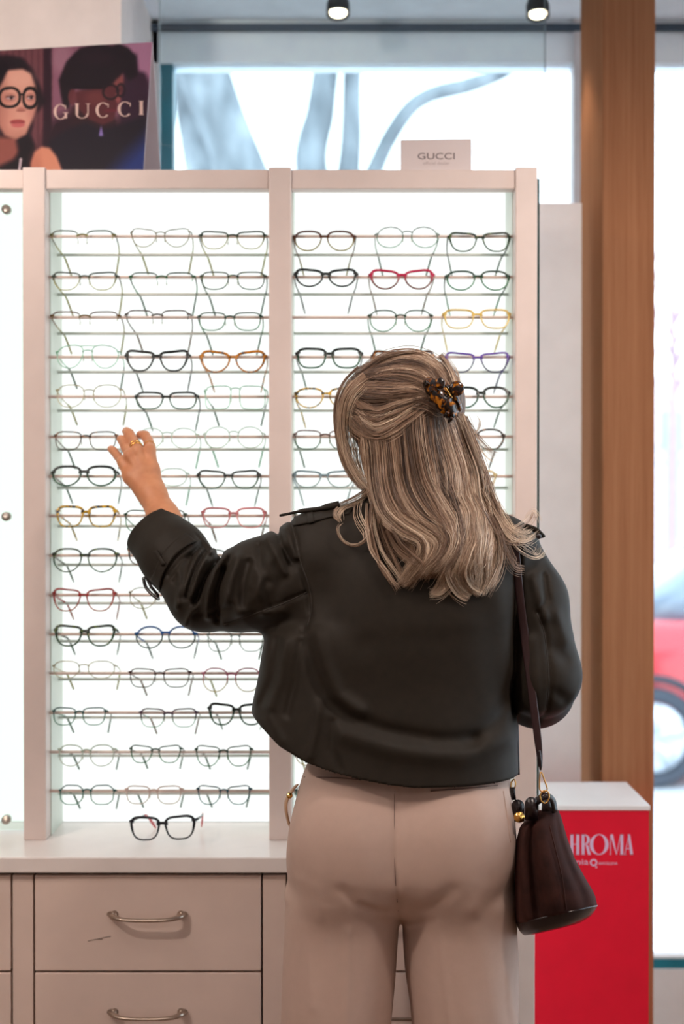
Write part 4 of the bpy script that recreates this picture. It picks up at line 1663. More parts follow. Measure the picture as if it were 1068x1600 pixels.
TF = [([(616, 1225), (615, 1330), (619, 1400), (624, 1440)], 5, -3.0), ([(619, 1395), (625, 1440)], 10, -6),
      ([(535, 1372), (560, 1395), (590, 1412), (618, 1418)], 9, -3.5), ([(560, 1388), (590, 1402)], 8, 2.5), ([(700, 1372), (672, 1400), (640, 1418)], 12, -3),
      ([(545, 1440), (541, 1600), (535, 1800)], 5, 2.5), ([(682, 1430), (690, 1500), (702, 1600), (706, 1800)], 5, 2.5),
      ([(470, 1365), (482, 1440), (488, 1560)], 9, 2.2), ([(492, 1370), (500, 1420)], 9, 1.8), ([(800, 1370), (770, 1395), (745, 1420)], 16, -2.5),
      ([(793, 1520), (797, 1570), (806, 1600)], 6, 2.2), ([(480, 1700), (520, 1760)], 12, -2), ([(752, 1372), (735, 1410)], 12, 2)]


def f_trou(P):
    d = smin(stack(P, TR_L, 2.2), stack(P, TR_R, 2.2), .007)
    d = smin(d, stack(P, TR_P, 2.5), .02)
    for cx in (540, 712):
        d = smin(d, ell(P, A(cx, 1318, 2.372), (.084, .056, .10)), .06)
    d = strokes(P, d, TF, 2.47)
    return d + .0008 * np.sin(P[:, 2] * 31 + 4 * np.sin(P[:, 0] * 26)) * np.sin(P[:, 0] * 47)


def weave(name, c, rough, vary=.05, sheen=.0, bs=900, bstr=.15):
    t = NT(name)
    b = t.bsdf(rough, spec=.2)
    nz = t.noise(60, 5)
    r = t.ramp([(.3, [v * (1 - vary) for v in c]), (.7, [min(255, v * (1 + vary)) for v in c])])
    t.l(nz.outputs[0], r.inputs[0])
    t.l(r.outputs[0], b.inputs['Base Color'])
    b.inputs['Sheen Weight'].default_value = sheen
    b.inputs['Sheen Roughness'].default_value = .5
    t.bump(b, t.noise(bs, 2).outputs[0], bstr, .0008)
    return t.m


M_trou = weave('trouser_cloth', (194, 168, 155), .85, .01, .05)
V, Q = surface(f_trou, (-.16, 2.26, 0.0), (.36, 2.66, 1.06), .0042)
s = V[:, 2] - .03
V, Q, _u = cut(V, Q, s, (0, 0, 1))
V, Q, _u = cut(V, Q, zz(1160, 2.46) - V[:, 2], (0, 0, -1))
V = relax(V, Q, 1)
tro = obj('trousers', (V, Q), M_trou, person, label='pale beige wide-leg trousers')
modif(tro, 'SOLIDIFY', thickness=.002, offset=-1)
M_tseam = plain('pocket_slit', (120, 98, 90), .8)
on_t = lambda pts, off=.0: [np.array(at(p[0], p[1], y_ - off)) for p, y_ in zip(pts, np.nan_to_num(march(f_trou, np.array(pts, float)), nan=2.36))]
for pts in ([(475, 1214), (500, 1214.5), (530, 1215.5), (564, 1219)], [(672, 1236), (700, 1234), (740, 1231), (777, 1227)]):
    obj('back_pocket', tube(smooth_path(on_t(pts, .0004), 16), .0012, 6), M_tseam, tro)
obj('center_seam', tube(smooth_path(on_t([(616, 1236), (615.5, 1290), (616, 1340), (618, 1385), (622, 1425)], -.0002), 24), .0007, 6), M_tseam, tro)
obj('side_seam', tube(smooth_path(on_t([(786, 1236), (791, 1270), (795, 1300), (797, 1316)], .0003), 14), .0011, 6), M_trou, tro)
# the open tab of the waistband at her left hip
tb = [A(462, 1228, 2.45), A(454, 1238, 2.44), A(447, 1252, 2.435), A(446.5, 1266, 2.435), A(449, 1279, 2.44), A(451, 1287, 2.445)]
M_tan = plain('tan_leather', (176, 138, 106), .5)
obj('waist_tab', fixn(tube(smooth_path(tb, 20), .0105, 12, flat=(1.0, .22), up=(0, 1, 0))), M_tan, tro, label='tan waist tab sticking out')
obj('tab_button', fixn(lathe([(0, -.003), (.0045, -.003), (.0055, 0), (0, .001)], A(452, 1243, 2.425), 'y', 16)), M_gold, tro)

# shoes
M_shoe = plain('dark_shoe_leather', (40, 30, 28), .35)
for h_, k_ in LG:
    x = k_[0]
    V_, F_ = [], []
    g = join(tube(smooth_path([(x, 2.395, .052), (x, 2.45, .05), (x, 2.52, .044), (x, 2.58, .036), (x, 2.635, .026)], 16), [.036, .040, .043, .044, .045, .044, .043, .044, .045, .046, .045, .043, .040, .034, .026, .014], 16, flat=(1.0, 1.0), up=(0, 0, 1)))
    g = ([(p[0], p[1], max(p[2], .012)) for p in g[0]], g[1])
    sh = obj('shoe', fixn(g), M_shoe, person)
    obj('sole', box(x - .038, x + .038, 2.36, 2.64, 0, .012, .005), plain('shoe_sole', (26, 22, 22), .6), sh)

# ---------------------------------------------------------------- jacket
def jrow(y, l, r_, yc, b_):
    return (zz(y, 2.46), (xx(l, 2.46) + xx(r_, 2.46)) / 2, yc, (xx(r_, 2.46) - xx(l, 2.46)) / 2, b_)


JK = [jrow(772, 590, 700, 2.47, .062), jrow(792, 532, 760, 2.465, .085), jrow(815, 468, 812, 2.46, .105), jrow(840, 458, 838, 2.46, .116), jrow(900, 466, 822, 2.455, .128), jrow(960, 455, 808, 2.455, .135),
      jrow(990, 418, 807, 2.458, .138), jrow(1010, 410, 807, 2.46, .140), jrow(1060, 403, 807, 2.465, .142), jrow(1115, 393, 808, 2.47, .150), jrow(1250, 388, 809, 2.47, .162)]
CU_A, CU_B = A(236, 832, 2.64), A(300, 925, 2.55)
SLV = [(A(505, 876, 2.45), A(440, 908, 2.46), .090, .081), (A(440, 908, 2.46), A(400, 916, 2.475), .081, .0765), (A(400, 916, 2.475), A(372, 925, 2.495), .0765, .066), (A(372, 925, 2.495), A(320, 929, 2.53), .066, .064),
       (A(320, 929, 2.53), A(272, 868, 2.59), .063, .061), (A(272, 868, 2.59), A(226, 816, 2.655), .061, .053)]
SRV = [(A(790, 865, 2.46), A(826, 940, 2.445), .060, .064), (A(826, 940, 2.445), A(845, 1055, 2.44), .064, .066), (A(845, 1055, 2.44), A(838, 1078, 2.52), .066, .064), (A(838, 1078, 2.52), A(795, 1085, 2.665), .062, .048)]
JF = [  # folds and seams of the jacket back (photo units)
    ([(474, 985), (490, 1040), (508, 1085), (540, 1112), (600, 1132), (680, 1147), (735, 1147)], 12, -9), ([(735, 1147), (775, 1118), (803, 1070)], 12, -7),
    ([(540, 1136), (620, 1160), (720, 1170), (790, 1150)], 17, 8), ([(500, 985), (508, 1030), (528, 1078), (560, 1100)], 11, 9),
    ([(470, 1000), (462, 1060), (450, 1110)], 6, -6), ([(448, 1000), (440, 1060), (425, 1100)], 7, 6), ([(500, 1090), (492, 1140), (485, 1170)], 7, 6),
    ([(432, 1000), (425, 1060), (408, 1100)], 6, -5), ([(420, 1120), (440, 1150)], 9, 4), ([(520, 1120), (518, 1160), (530, 1190)], 7, -5),
    ([(474, 985), (486, 960), (480, 920), (462, 880)], 4, -3.5), ([(478, 925), (430, 945), (350, 978)], 3.5, -3), ([(468, 880), (462, 840), (452, 815)], 4, -4),
    ([(430, 832), (440, 852), (455, 878)], 5, -10.2), ([(418, 842), (434, 870), (446, 895)], 6, 8.7), ([(404, 856), (408, 880), (418, 908)], 7, -7.2), ([(447, 826), (456, 850), (462, 870)], 5, 7.2),
    ([(352, 868), (333, 895), (322, 930), (318, 968)], 5.5, 13.0), ([(336, 872), (315, 905), (298, 948)], 4.5, -15.9), ([(320, 866), (305, 895), (292, 935)], 5, 11.6),
    ([(307, 868), (294, 900), (284, 938)], 4, -11.6), ([(347, 892), (337, 925), (334, 975)], 5, -10.2), ([(302, 948), (288, 970), (282, 984)], 5, 8.7),
    ([(372, 872), (362, 900), (352, 945)], 7, 10.2), ([(388, 880), (380, 908), (378, 945)], 6.5, -8.7), ([(360, 950), (330, 962), (300, 966)], 6, -5.8), ([(410, 900), (400, 930), (370, 958)], 10, 5.8),
    ([(268, 955), (276, 920), (270, 900)], 5, 7.2), ([(286, 875), (278, 905), (274, 940)], 4, -7.2), ([(262, 915), (282, 880), (300, 856)], 5, -5.8),
    ([(445, 850), (418, 880), (404, 920), (412, 955)], 9, 6), ([(460, 880), (440, 905), (420, 945)], 10, -5), ([(350, 925), (380, 960), (440, 955)], 9, 4),
    ([(296, 838), (310, 858), (318, 872)], 5, -6), ([(252, 905), (272, 880), (300, 862), (312, 858)], 4, -5),
    ([(806, 850), (808, 930), (806, 1000), (806, 1120)], 6, -14), ([(838, 958), (850, 990), (857, 1060), (853, 1120), (848, 1140)], 3.5, -3.5),
    ([(832, 905), (840, 940), (848, 962)], 8, 6), ([(850, 900), (852, 935), (838, 955)], 5, -6), ([(862, 1010), (880, 1030)], 11, -4), ([(868, 960), (884, 1000)], 10, 5), ([(828, 1000), (832, 1060), (838, 1110)], 9, 5), ([(866, 1080), (880, 1092)], 9, -4),
    ([(560, 900), (640, 930), (720, 940)], 60, 3), ([(760, 900), (785, 960), (795, 1040)], 22, 4), ([(500, 900), (520, 960), (560, 1000)], 22, -4)]


def f_jack0(P):
    d = stack(P, JK, 2.5)
    l = np.full(len(P), 1.0)
    for a, b_, r1, r2 in SLV:
        l = smin(l, rcone(P, a, b_, r1, r2), .018)
    rr_ = np.full(len(P), 1.0)
    for a, b_, r1, r2 in SRV:
        rr_ = smin(rr_, rcone(P, a, b_, r1, r2), .018)
    return smin(smin(d, l, .03), rr_, .012)


def f_jack(P):
    d = f_jack0(P)
    d = strokes(P, d, JF, 2.56)
    return d + .0012 * np.sin(P[:, 2] * 23 + 3 * np.sin(P[:, 0] * 17 + P[:, 1] * 9)) * np.sin(P[:, 0] * 21 + 1.3)


M_jack = weave('jacket_gabardine', (41, 36, 30), .62, .05, .0, 1200, .12)
V, Q = surface(f_jack, (-.42, 2.22, .88), (.44, 2.82, 1.46), .0031)
# hem, cuffs
hx = [xx(p, 2.44) for p in (380, 395, 440, 480, 520, 560, 600, 640, 720, 830)]
hz = [zz(1098, 2.50), zz(1108, 2.50), zz(1150, 2.46), zz(1180, 2.40), zz(1198, 2.37), zz(1213, 2.34), zz(1224, 2.325), zz(1231, 2.315), zz(1232, 2.315), zz(1227, 2.33)]
V, Q, _u = cut(V, Q, V[:, 2] - np.interp(V[:, 0], hx, hz), (0, 0, 1))
n1 = CU_B - CU_A
n1 = np.array([.62, -.42, -.66])
n1 /= np.linalg.norm(n1)
near = np.linalg.norm(V - CU_A, axis=1) < .12
V, Q, _u = cut(V, Q, np.where(near, (V - CU_A) @ n1, 1.0), n1)
CR = SRV[-1][1]
n2 = np.array([1., -.3, 0.])
n2 /= np.linalg.norm(n2)
near = np.linalg.norm(V - CR, axis=1) < .10
V, Q, _u = cut(V, Q, np.where(near, (V - CR - n2 * .01) @ n2, 1.0), n2)
V, Q, _u = cut(V, Q, zz(778, 2.47) - V[:, 2], (0, 0, -1))
V = relax(V, Q, 1)
jk = obj('jacket', (V, Q), M_jack, person, label='cropped dark olive jacket')
modif(jk, 'SOLIDIFY', thickness=.0035, offset=-1)
_m = lambda pts, off=0., dflt=2.4: [np.array(at(p[0], p[1], y_ - off)) for p, y_ in zip(pts, np.nan_to_num(march(f_jack, np.array(pts, float)), nan=dflt))]


def band(pts0, pts1, thick, f=f_jack, off=.001, n=22, m=6, dflt=2.4):
    """A strip of cloth between two edge lines, lying on the garment."""
    a, b_ = smooth_path([(p[0], p[1], 0) for p in pts0], n), smooth_path([(p[0], p[1], 0) for p in pts1], n)
    G = np.stack([a + (b_ - a) * k / (m - 1) for k in range(m)], 1)[..., :2].reshape(-1, 2)
    Y = march(f, G)
    ok = ~np.isnan(Y)
    if (~ok).any():
        gi = np.where(ok)[0]
        for q_ in np.where(~ok)[0]:
            Y[q_] = Y[gi[np.argmin(np.abs(G[gi] - G[q_]).sum(1))]] + .002 if len(gi) else dflt
    front = atn(np.column_stack([G, Y - off - thick]))
    back = atn(np.column_stack([G, Y - off + .003]))
    idx = np.arange(n * m).reshape(n, m)
    q1 = np.stack([idx[:-1, :-1], idx[1:, :-1], idx[1:, 1:], idx[:-1, 1:]], -1).reshape(-1, 4)
    F_ = [tuple(q_) for q_ in q1] + [tuple(q_[::-1] + n * m) for q_ in q1]
    rim = list(idx[:, 0]) + list(idx[-1, 1:]) + list(idx[::-1, -1][1:]) + list(idx[0, ::-1][1:-1])
    for i in range(len(rim)):
        j = (i + 1) % len(rim)
        F_.append((rim[i], rim[j], rim[j] + n * m, rim[i] + n * m))
    return fixn(([tuple(p) for p in np.vstack([front, back])], F_))


# cuff strap with loop and buckle
st = obj('cuff_strap', band([(291, 832), (276, 842), (259, 858), (246, 880), (239, 897), (233, 906)], [(307, 846), (292, 853), (273, 868), (258, 890), (252, 905), (249, 922)], .0070), M_jack, jk)
obj('strap_loop', band([(239, 861), (252, 884)], [(245, 859), (259, 881)], .0112, n=8, m=4), M_jack, st)
M_bk = plain('dark_buckle', (34, 28, 30), .25)
bc = [A(225, 904, 2.585), A(231, 919, 2.58), A(243, 932, 2.575), A(247, 936, 2.575)]
obj('buckle', join(tube(smooth_path([A(224, 903, 2.60), A(228, 918, 2.595), A(240, 931, 2.585), A(248, 936, 2.58)], 10), .0032, 8), tube([A(229, 903, 2.57), A(236, 917, 2.565), A(246, 929, 2.56)], .0028, 8),
                   tube([A(224, 903, 2.60), A(229, 903, 2.57)], .0028, 8), tube([A(248, 936, 2.58), A(246, 929, 2.56)], .0028, 8)), M_bk, st, label='dark buckle')
for c_ in ((252, 867), (240, 893)):
    y_ = march(f_jack, np.array([c_], float))[0]
    if y_ == y_:
        obj('strap_eyelet', ball(at(c_[0], c_[1], y_ - .006), (.0018, .0012, .0018), 10, 6), M_jack, st)
# epaulette, its loop, and the collar flap edge
ep = obj('epaulette', band([(459, 807), (490, 800), (520, 796), (552, 794)], [(458, 822), (490, 815), (515, 808), (545, 803)], .003), M_jack, jk)
obj('epaulette_loop', band([(478, 801), (481, 818)], [(488, 799), (491, 815)], .006, n=8, m=4), M_jack, ep)
fl = [A(437, 805.5, 2.44), A(452, 802.5, 2.435), A(468, 799, 2.43), A(500, 795, 2.42), A(530, 788, 2.42)]
obj('storm_flap', fixn(tube(smooth_path(fl, 18), [.0028] + [.0034] * 8 + [.006] * 5 + [.009] * 4, 10, flat=(.7, 1.0))), M_jack, jk)
fr = [A(846, 838, 2.42), A(836, 828, 2.41), A(820, 822, 2.41)]
obj('epaulette', fixn(tube(smooth_path(fr, 10), .008, 10, flat=(.5, 1.0))), M_jack, jk)
obj('epaulette_button', ball(A(841, 838, 2.375), (.0048, .003, .0048), 12, 8), M_bk, jk)
# collar standing round the neck
co_ = [HEAD + np.array([.075 * math.cos(a) + .004, .068 * math.sin(a) - .018, -.135 + .012 * math.sin(a)]) for a in np.linspace(-3.6, .46, 30)]
obj('collar', fixn(tube(co_, .024, 10, flat=(1.0, .28), up=(0, 0, 1))), M_jack, jk)
# stitched seams
M_seam = plain('jacket_seam', (44, 39, 34), .7)
for pts in ([(455, 818), (462, 845), (470, 880), (482, 915), (487, 950), (480, 978)], [(480, 925), (440, 944), (400, 958), (350, 976)], [(838, 958), (850, 990), (857, 1060), (853, 1110)]):
    g_ = smooth_path([(p[0], p[1], 0) for p in pts], 26)[:, :2]
    obj('seam', tube(_m(g_, .0002), .0010, 6), M_seam, jk)

# ---------------------------------------------------------------- hair
HB = [jrow(596, 578, 668, 2.47, .075), jrow(630, 546, 706, 2.462, .105), jrow(680, 552, 716, 2.45, .105), jrow(730, 568, 728, 2.425, .082), jrow(780, 578, 742, 2.385, .060),
      jrow(820, 592, 752, 2.345, .040), jrow(860, 618, 758, 2.328, .030), jrow(885, 636, 748, 2.32, .022), jrow(900, 655, 735, 2.318, .012)]


def f_hair(P):
    d = ell(P, hl(.002, -.018, .030), (.089, .104, .084), HR)
    d = smin(d, ell(P, A(578, 632, 2.45), (.048, .07, .052)), .03)
    d = smin(d, ell(P, A(672, 612, 2.40), (.042, .04, .04)), .03)
    d = smin(d, stack(P, HB, 2.1), .025)
    face = ell(P, hl(0, .095, -.035), (.072, .075, .105), HR)
    d = smax(d, -face, .01)
    d = d + .0022 * np.sin(P[:, 0] * 160 + 6 * np.sin(P[:, 2] * 14)) * np.clip((HEAD[2] + .02 - P[:, 2]) * 20, 0, 1)
    return d


def hair_mat(name):
    t = NT(name)
    b = t.bsdf(.36, spec=.6)
    va = t.n('ShaderNodeVertexColor', layer_name='tint')
    t.l(va.outputs[0], b.inputs['Base Color'])
    b.inputs['Anisotropic'].default_value = .5
    return t.m


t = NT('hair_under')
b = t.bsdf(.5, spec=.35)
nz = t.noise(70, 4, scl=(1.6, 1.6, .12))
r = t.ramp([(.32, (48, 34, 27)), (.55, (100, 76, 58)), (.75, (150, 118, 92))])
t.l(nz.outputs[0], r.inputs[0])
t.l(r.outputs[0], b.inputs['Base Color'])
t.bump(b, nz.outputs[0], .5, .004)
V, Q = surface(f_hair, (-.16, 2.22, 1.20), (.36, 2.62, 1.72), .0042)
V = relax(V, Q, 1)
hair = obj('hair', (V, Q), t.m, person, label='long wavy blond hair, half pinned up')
C7 = lambda pts: np.array([(500 + x / 2.967, 530 + y / 2.967) for x, y in pts])
# guide locks: outline points, count, spread at root / middle / end (photo units), curl, lightness
GD = []


def lock(pts, n, s0, s1, s2, light=.5, lay=(0, .010), curl=1.0, dflt=2.40, r=.00042, tail=1.0):
    GD.append((C7(pts), n, s0, s1, s2, light, lay, curl, dflt, r, tail))


# hair swept back into the clip
lock([(210, 165), (300, 98), (420, 78), (520, 120), (580, 190)], 160, 16, 14, 10, .45)
lock([(200, 172), (290, 130), (400, 118), (490, 150), (550, 215)], 200, 18, 20, 12, .5)
lock([(170, 190), (260, 165), (370, 165), (470, 185), (530, 235)], 220, 18, 20, 12, .42)
lock([(150, 225), (235, 215), (340, 222), (440, 222), (515, 250)], 220, 20, 22, 12, .40)
lock([(140, 265), (200, 285), (300, 290), (410, 268), (505, 262)], 240, 20, 24, 12, .42)
lock([(135, 305), (190, 345), (270, 365), (370, 325), (500, 280)], 240, 18, 22, 12, .5)
lock([(150, 345), (195, 395), (262, 420), (340, 385), (430, 330), (505, 288)], 220, 16, 18, 12, .55)
lock([(170, 370), (215, 425), (270, 440), (350, 400), (440, 335)], 120, 12, 12, 10, .5)
lock([(520, 110), (560, 150), (590, 200), (610, 260)], 120, 18, 16, 10, .42)
lock([(300, 95), (400, 76), (500, 96), (560, 150)], 80, 10, 10, 12, .6)
lock([(400, 290), (470, 300), (540, 330), (590, 350)], 120, 22, 24, 20, .25)
# long hair down the back
lock([(235, 420), (250, 560), (262, 680), (300, 800), (390, 880), (470, 930), (480, 1000), (420, 1080), (375, 1145)], 260, 14, 16, 12, .62)
lock([(280, 410), (295, 560), (310, 700), (370, 820), (470, 890), (535, 940), (520, 1000), (455, 1070), (385, 1140)], 280, 16, 18, 10, .66)
lock([(330, 380), (345, 540), (370, 690), (440, 810), (540, 880), (590, 930), (560, 1000), (490, 1060), (460, 1110)], 280, 18, 20, 10, .6)
lock([(380, 350), (395, 520), (420, 680), (490, 800), (575, 870), (605, 930), (575, 1010), (510, 1080)], 300, 20, 22, 12, .45)
lock([(430, 330), (445, 500), (480, 660), (545, 780), (600, 860), (610, 940), (580, 1010), (520, 1075)], 300, 20, 22, 12, .36)
lock([(480, 330), (500, 490), (535, 640), (570, 740), (600, 830), (615, 910), (590, 990), (545, 1040)], 300, 22, 24, 14, .36)
lock([(530, 340), (550, 480), (575, 610), (590, 710), (620, 800), (650, 890), (640, 980), (610, 1060)], 280, 22, 24, 16, .36)
lock([(570, 350), (600, 480), (640, 610), (650, 720), (690, 800), (685, 890), (645, 990), (625, 1080), (650, 1150), (700, 1185)], 280, 20, 24, 12, .62)
lock([(600, 360), (640, 480), (680, 600), (690, 710), (722, 800), (735, 900), (705, 1000), (675, 1080), (700, 1150), (745, 1180)], 280, 18, 24, 12, .7)
lock([(625, 365), (670, 490), (712, 610), (725, 720), (750, 820), (760, 920), (745, 1020), (745, 1110), (725, 1185)], 260, 16, 22, 12, .72)
lock([(640, 370), (690, 510), (735, 640), (760, 740), (795, 830), (790, 930), (770, 1030), (770, 1110), (740, 1180)], 220, 14, 18, 14, .66)
lock([(640, 360), (680, 460), (715, 560), (745, 650), (770, 740)], 160, 12, 14, 16, .75, curl=.8)
lock([(560, 620), (620, 690), (660, 700), (640, 760), (600, 780)], 60, 10, 14, 10, .75)
lock([(660, 820), (700, 930), (660, 1040), (620, 1120), (560, 1185), (505, 1190)], 60, 10, 14, 12, .7, tail=1.0)
lock([(560, 940), (600, 1010), (590, 1080), (555, 1150), (508, 1190)], 50, 10, 12, 12, .7)
lock([(330, 870), (380, 950), (440, 1000), (480, 1060), (400, 1130), (360, 1140)], 60, 10, 14, 14, .62)
# face-framing strand at her left, its backlight put into a lighter tint
lock([(205, 165), (140, 220), (100, 300), (92, 400), (108, 500), (140, 590), (185, 660), (225, 705)], 150, 14, 8, 8, .85, lay=(0, .02), dflt=2.47)
lock([(180, 190), (125, 260), (100, 350), (104, 450), (128, 550), (165, 630), (205, 690)], 130, 14, 10, 8, .85, lay=(0, .02), dflt=2.46)
lock([(165, 340), (180, 420), (190, 520), (205, 620), (235, 710)], 110, 12, 14, 8, .8, lay=(0, .01), dflt=2.45)
lock([(225, 700), (160, 740), (95, 775), (72, 815), (92, 850)], 36, 6, 8, 4, .8, lay=(.002, .02), dflt=2.41)
lock([(236, 700), (190, 750), (110, 790), (85, 830)], 20, 6, 8, 6, .85, lay=(.002, .02), dflt=2.41)
lock([(250, 690), (238, 760), (244, 830), (225, 915), (170, 960), (110, 940), (85, 885), (105, 855)], 9, 4, 3, 2, .75, lay=(.012, .02), dflt=2.37)
lock([(180, 740), (175, 810), (205, 890), (220, 920)], 10, 6, 6, 4, .75, lay=(.012, .02), dflt=2.37)
lock([(240, 760), (250, 860), (280, 960), (320, 1040), (375, 1130)], 30, 6, 12, 10, .6, lay=(.004, .014), dflt=2.34)
lock([(270, 700), (262, 850), (300, 980), (350, 1080), (400, 1140)], 40, 8, 14, 14, .55, lay=(.004, .014), dflt=2.34)
# loose strands to her right, tinted lighter as if backlit
lock([(650, 370), (690, 440), (725, 500), (770, 560), (800, 580)], 14, 8, 10, 14, .8, lay=(.004, .03), dflt=2.41)
lock([(640, 360), (700, 430), (735, 400), (728, 350)], 6, 6, 8, 6, .85, lay=(.01, .03), dflt=2.41)
lock([(720, 620), (770, 720), (830, 820), (880, 900), (950, 920), (1010, 880)], 46, 12, 16, 20, .8, lay=(.004, .03), dflt=2.36)
lock([(740, 700), (800, 800), (850, 880), (900, 915), (985, 905)], 40, 12, 14, 14, .8, lay=(.004, .03), dflt=2.36)
lock([(770, 780), (830, 880), (860, 980), (900, 1060), (945, 1065)], 26, 12, 20, 16, .7, lay=(.004, .03), dflt=2.35)
lock([(760, 800), (820, 900), (830, 1010), (800, 1100), (770, 1150)], 40, 12, 20, 24, .66, lay=(.004, .02), dflt=2.33)
lock([(860, 880), (930, 960), (1000, 1000), (1025, 960)], 14, 8, 14, 14, .8, lay=(.004, .03), dflt=2.36)
lock([(900, 880), (960, 840), (990, 800), (1015, 850)], 12, 10, 14, 14, .85, lay=(.004, .03), dflt=2.37)
lock([(690, 560), (760, 660), (800, 760), (810, 850)], 50, 14, 18, 18, .75, lay=(.0, .02), dflt=2.38)


def f_hj(P):
    return np.minimum(f_hair(P), f_jack0(P) - .001)


SN = 26
pts_all, lays, rads, tints, dfl = [], [], [], [], []
for (gp, n, s0, s1, s2, light, lay, curl, dflt, rd, tail) in GD:
    base = smooth_path(np.column_stack([gp, np.zeros(len(gp))]), SN)[:, :2]
    tg = np.gradient(base, axis=0)
    tg /= np.linalg.norm(tg, axis=1, keepdims=True) + 1e-9
    nn = np.column_stack([-tg[:, 1], tg[:, 0]])
    u = np.linspace(0, 1, SN)
    # strands gather into a few sub-locks
    kc = max(2, n // 22)
    cen = rng.normal(0, .5, kc)
    cen_t = cen * rng.uniform(.6, 1.3, kc)
    wph, wam = rng.uniform(0, 6.28, kc), rng.uniform(.3, 1.0, kc) * curl
    wfr, wlt = rng.uniform(7, 11, kc), rng.normal(0, .20, kc)
    wid, wly = rng.uniform(.12, .24, kc), rng.uniform(-.003, .004, kc)
    for i in range(n):
        c = rng.integers(kc)
        e0 = rng.normal(0, 1)
        o0 = cen[c] + wid[c] * e0
        o2 = cen_t[c] + wid[c] * 1.15 * e0 + rng.normal(0, .07)
        spread = np.interp(u, [0, .5, 1], [s0, s1, s2])
        off = (o0 * (1 - u) + o2 * u) * spread
        off = off + wam[c] * 2.6 * u * np.sin(u * wfr[c] + wph[c])
        ph, am = rng.uniform(0, 6.28), rng.uniform(.2, .7) * curl
        off = off + am * np.sin(u * rng.uniform(5, 9) + ph)
        if rng.random() < .04:
            off = off + rng.normal(0, 9) * u ** 2
        ln = rng.uniform(.86, 1.03) if tail else 1
        uu = np.clip(u * ln, 0, 1)
        p = np.column_stack([np.interp(uu, u, base[:, 0]), np.interp(uu, u, base[:, 1])]) + nn * off[:, None]
        p += rng.normal(0, .5, 2)
        pts_all.append(p)
        e = rng.uniform(0, 1)
        rnd_ = .0045 * np.exp(-e0 * e0 * .8) + wly[c]      # each sub-lock is round
        lays.append((lay[0] + (lay[1] - lay[0]) * e) * .8 + np.maximum(rnd_, -.001) * np.clip(u * 5, 0, 1) + .0015 * np.sin(u * 7 + ph) ** 2)
        rads.append(rd * rng.uniform(.7, 1.2) * np.interp(u, [0, .08, .8, 1], [.8, 1, 1, .35]))
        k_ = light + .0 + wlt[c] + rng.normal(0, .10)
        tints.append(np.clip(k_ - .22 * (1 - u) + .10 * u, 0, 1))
        dfl.append(dflt)
PA = np.array(pts_all)
M_ = len(PA)
Yh = march(f_hj, PA.reshape(-1, 2), 2.2, 2.62).reshape(M_, SN)
# depth where a strand leaves the head: continue from its neighbours, settling to the lock's own depth
dfl = np.array(dfl)[:, None]
for i in range(M_):
    bad = np.isnan(Yh[i])
    if bad.all():
        Yh[i] = dfl[i]
    elif bad.any():
        g_ = np.where(~bad)[0]
        Yh[i] = np.interp(np.arange(SN), g_, Yh[i][g_])
for _ in range(6):
    Yh[:, 1:-1] = np.minimum(.25 * Yh[:, :-2] + .5 * Yh[:, 1:-1] + .25 * Yh[:, 2:], Yh[:, 1:-1] + .004)
LY = np.array(lays) + .0006
X3 = atn(np.dstack([PA, Yh - LY]))
# three-sided tubes
TG = np.gradient(X3, axis=1)
TG /= np.linalg.norm(TG, axis=2, keepdims=True) + 1e-9
ref = np.array([.3, 1.0, .2])
E1 = np.cross(TG, ref)
E1 /= np.linalg.norm(E1, axis=2, keepdims=True) + 1e-9
E2 = np.cross(TG, E1)
RD = np.array(rads)
RG = np.stack([X3 + RD[..., None] * (math.cos(a) * E1 + math.sin(a) * E2) for a in (0, 2.094, 4.189)], 2)
VV = RG.reshape(-1, 3)
ix = np.arange(M_ * SN * 3).reshape(M_, SN, 3)
QQ = np.concatenate([np.stack([ix[:, :-1, k], ix[:, :-1, (k + 1) % 3], ix[:, 1:, (k + 1) % 3], ix[:, 1:, k]], -1).reshape(-1, 4) for k in range(3)])
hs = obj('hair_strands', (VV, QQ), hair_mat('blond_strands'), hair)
TN = np.array(tints)
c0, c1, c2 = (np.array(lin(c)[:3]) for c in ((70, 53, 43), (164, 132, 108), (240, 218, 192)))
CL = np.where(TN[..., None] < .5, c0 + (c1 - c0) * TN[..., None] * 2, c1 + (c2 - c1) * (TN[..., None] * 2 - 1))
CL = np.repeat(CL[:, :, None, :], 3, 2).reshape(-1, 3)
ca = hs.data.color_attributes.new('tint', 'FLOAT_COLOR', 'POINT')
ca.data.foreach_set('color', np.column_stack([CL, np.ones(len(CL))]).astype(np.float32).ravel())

# ---------------------------------------------------------------- claw clip
t = NT('tortoise_acetate')
b = t.bsdf(.18, spec=.6)
nz = t.noise(95, 2, dist=.5)
r = t.ramp([(.48, (16, 11, 9)), (.55, (96, 52, 14)), (.66, (200, 124, 24))])
t.l(nz.outputs[0], r.inputs[0])
t.l(r.outputs[0], b.inputs['Base Color'])
b.inputs['Transmission Weight'].default_value = .15
M_tort = t.m
clipY = 2.322
clip = thing('hair_claw_clip', 'tortoiseshell claw clip holding up the blond hair', 'hair clip', A(690, 622, clipY))
K = lambda x, y, d=0: A(640 + x / 8.9, 560 + y / 8.9, clipY + d)


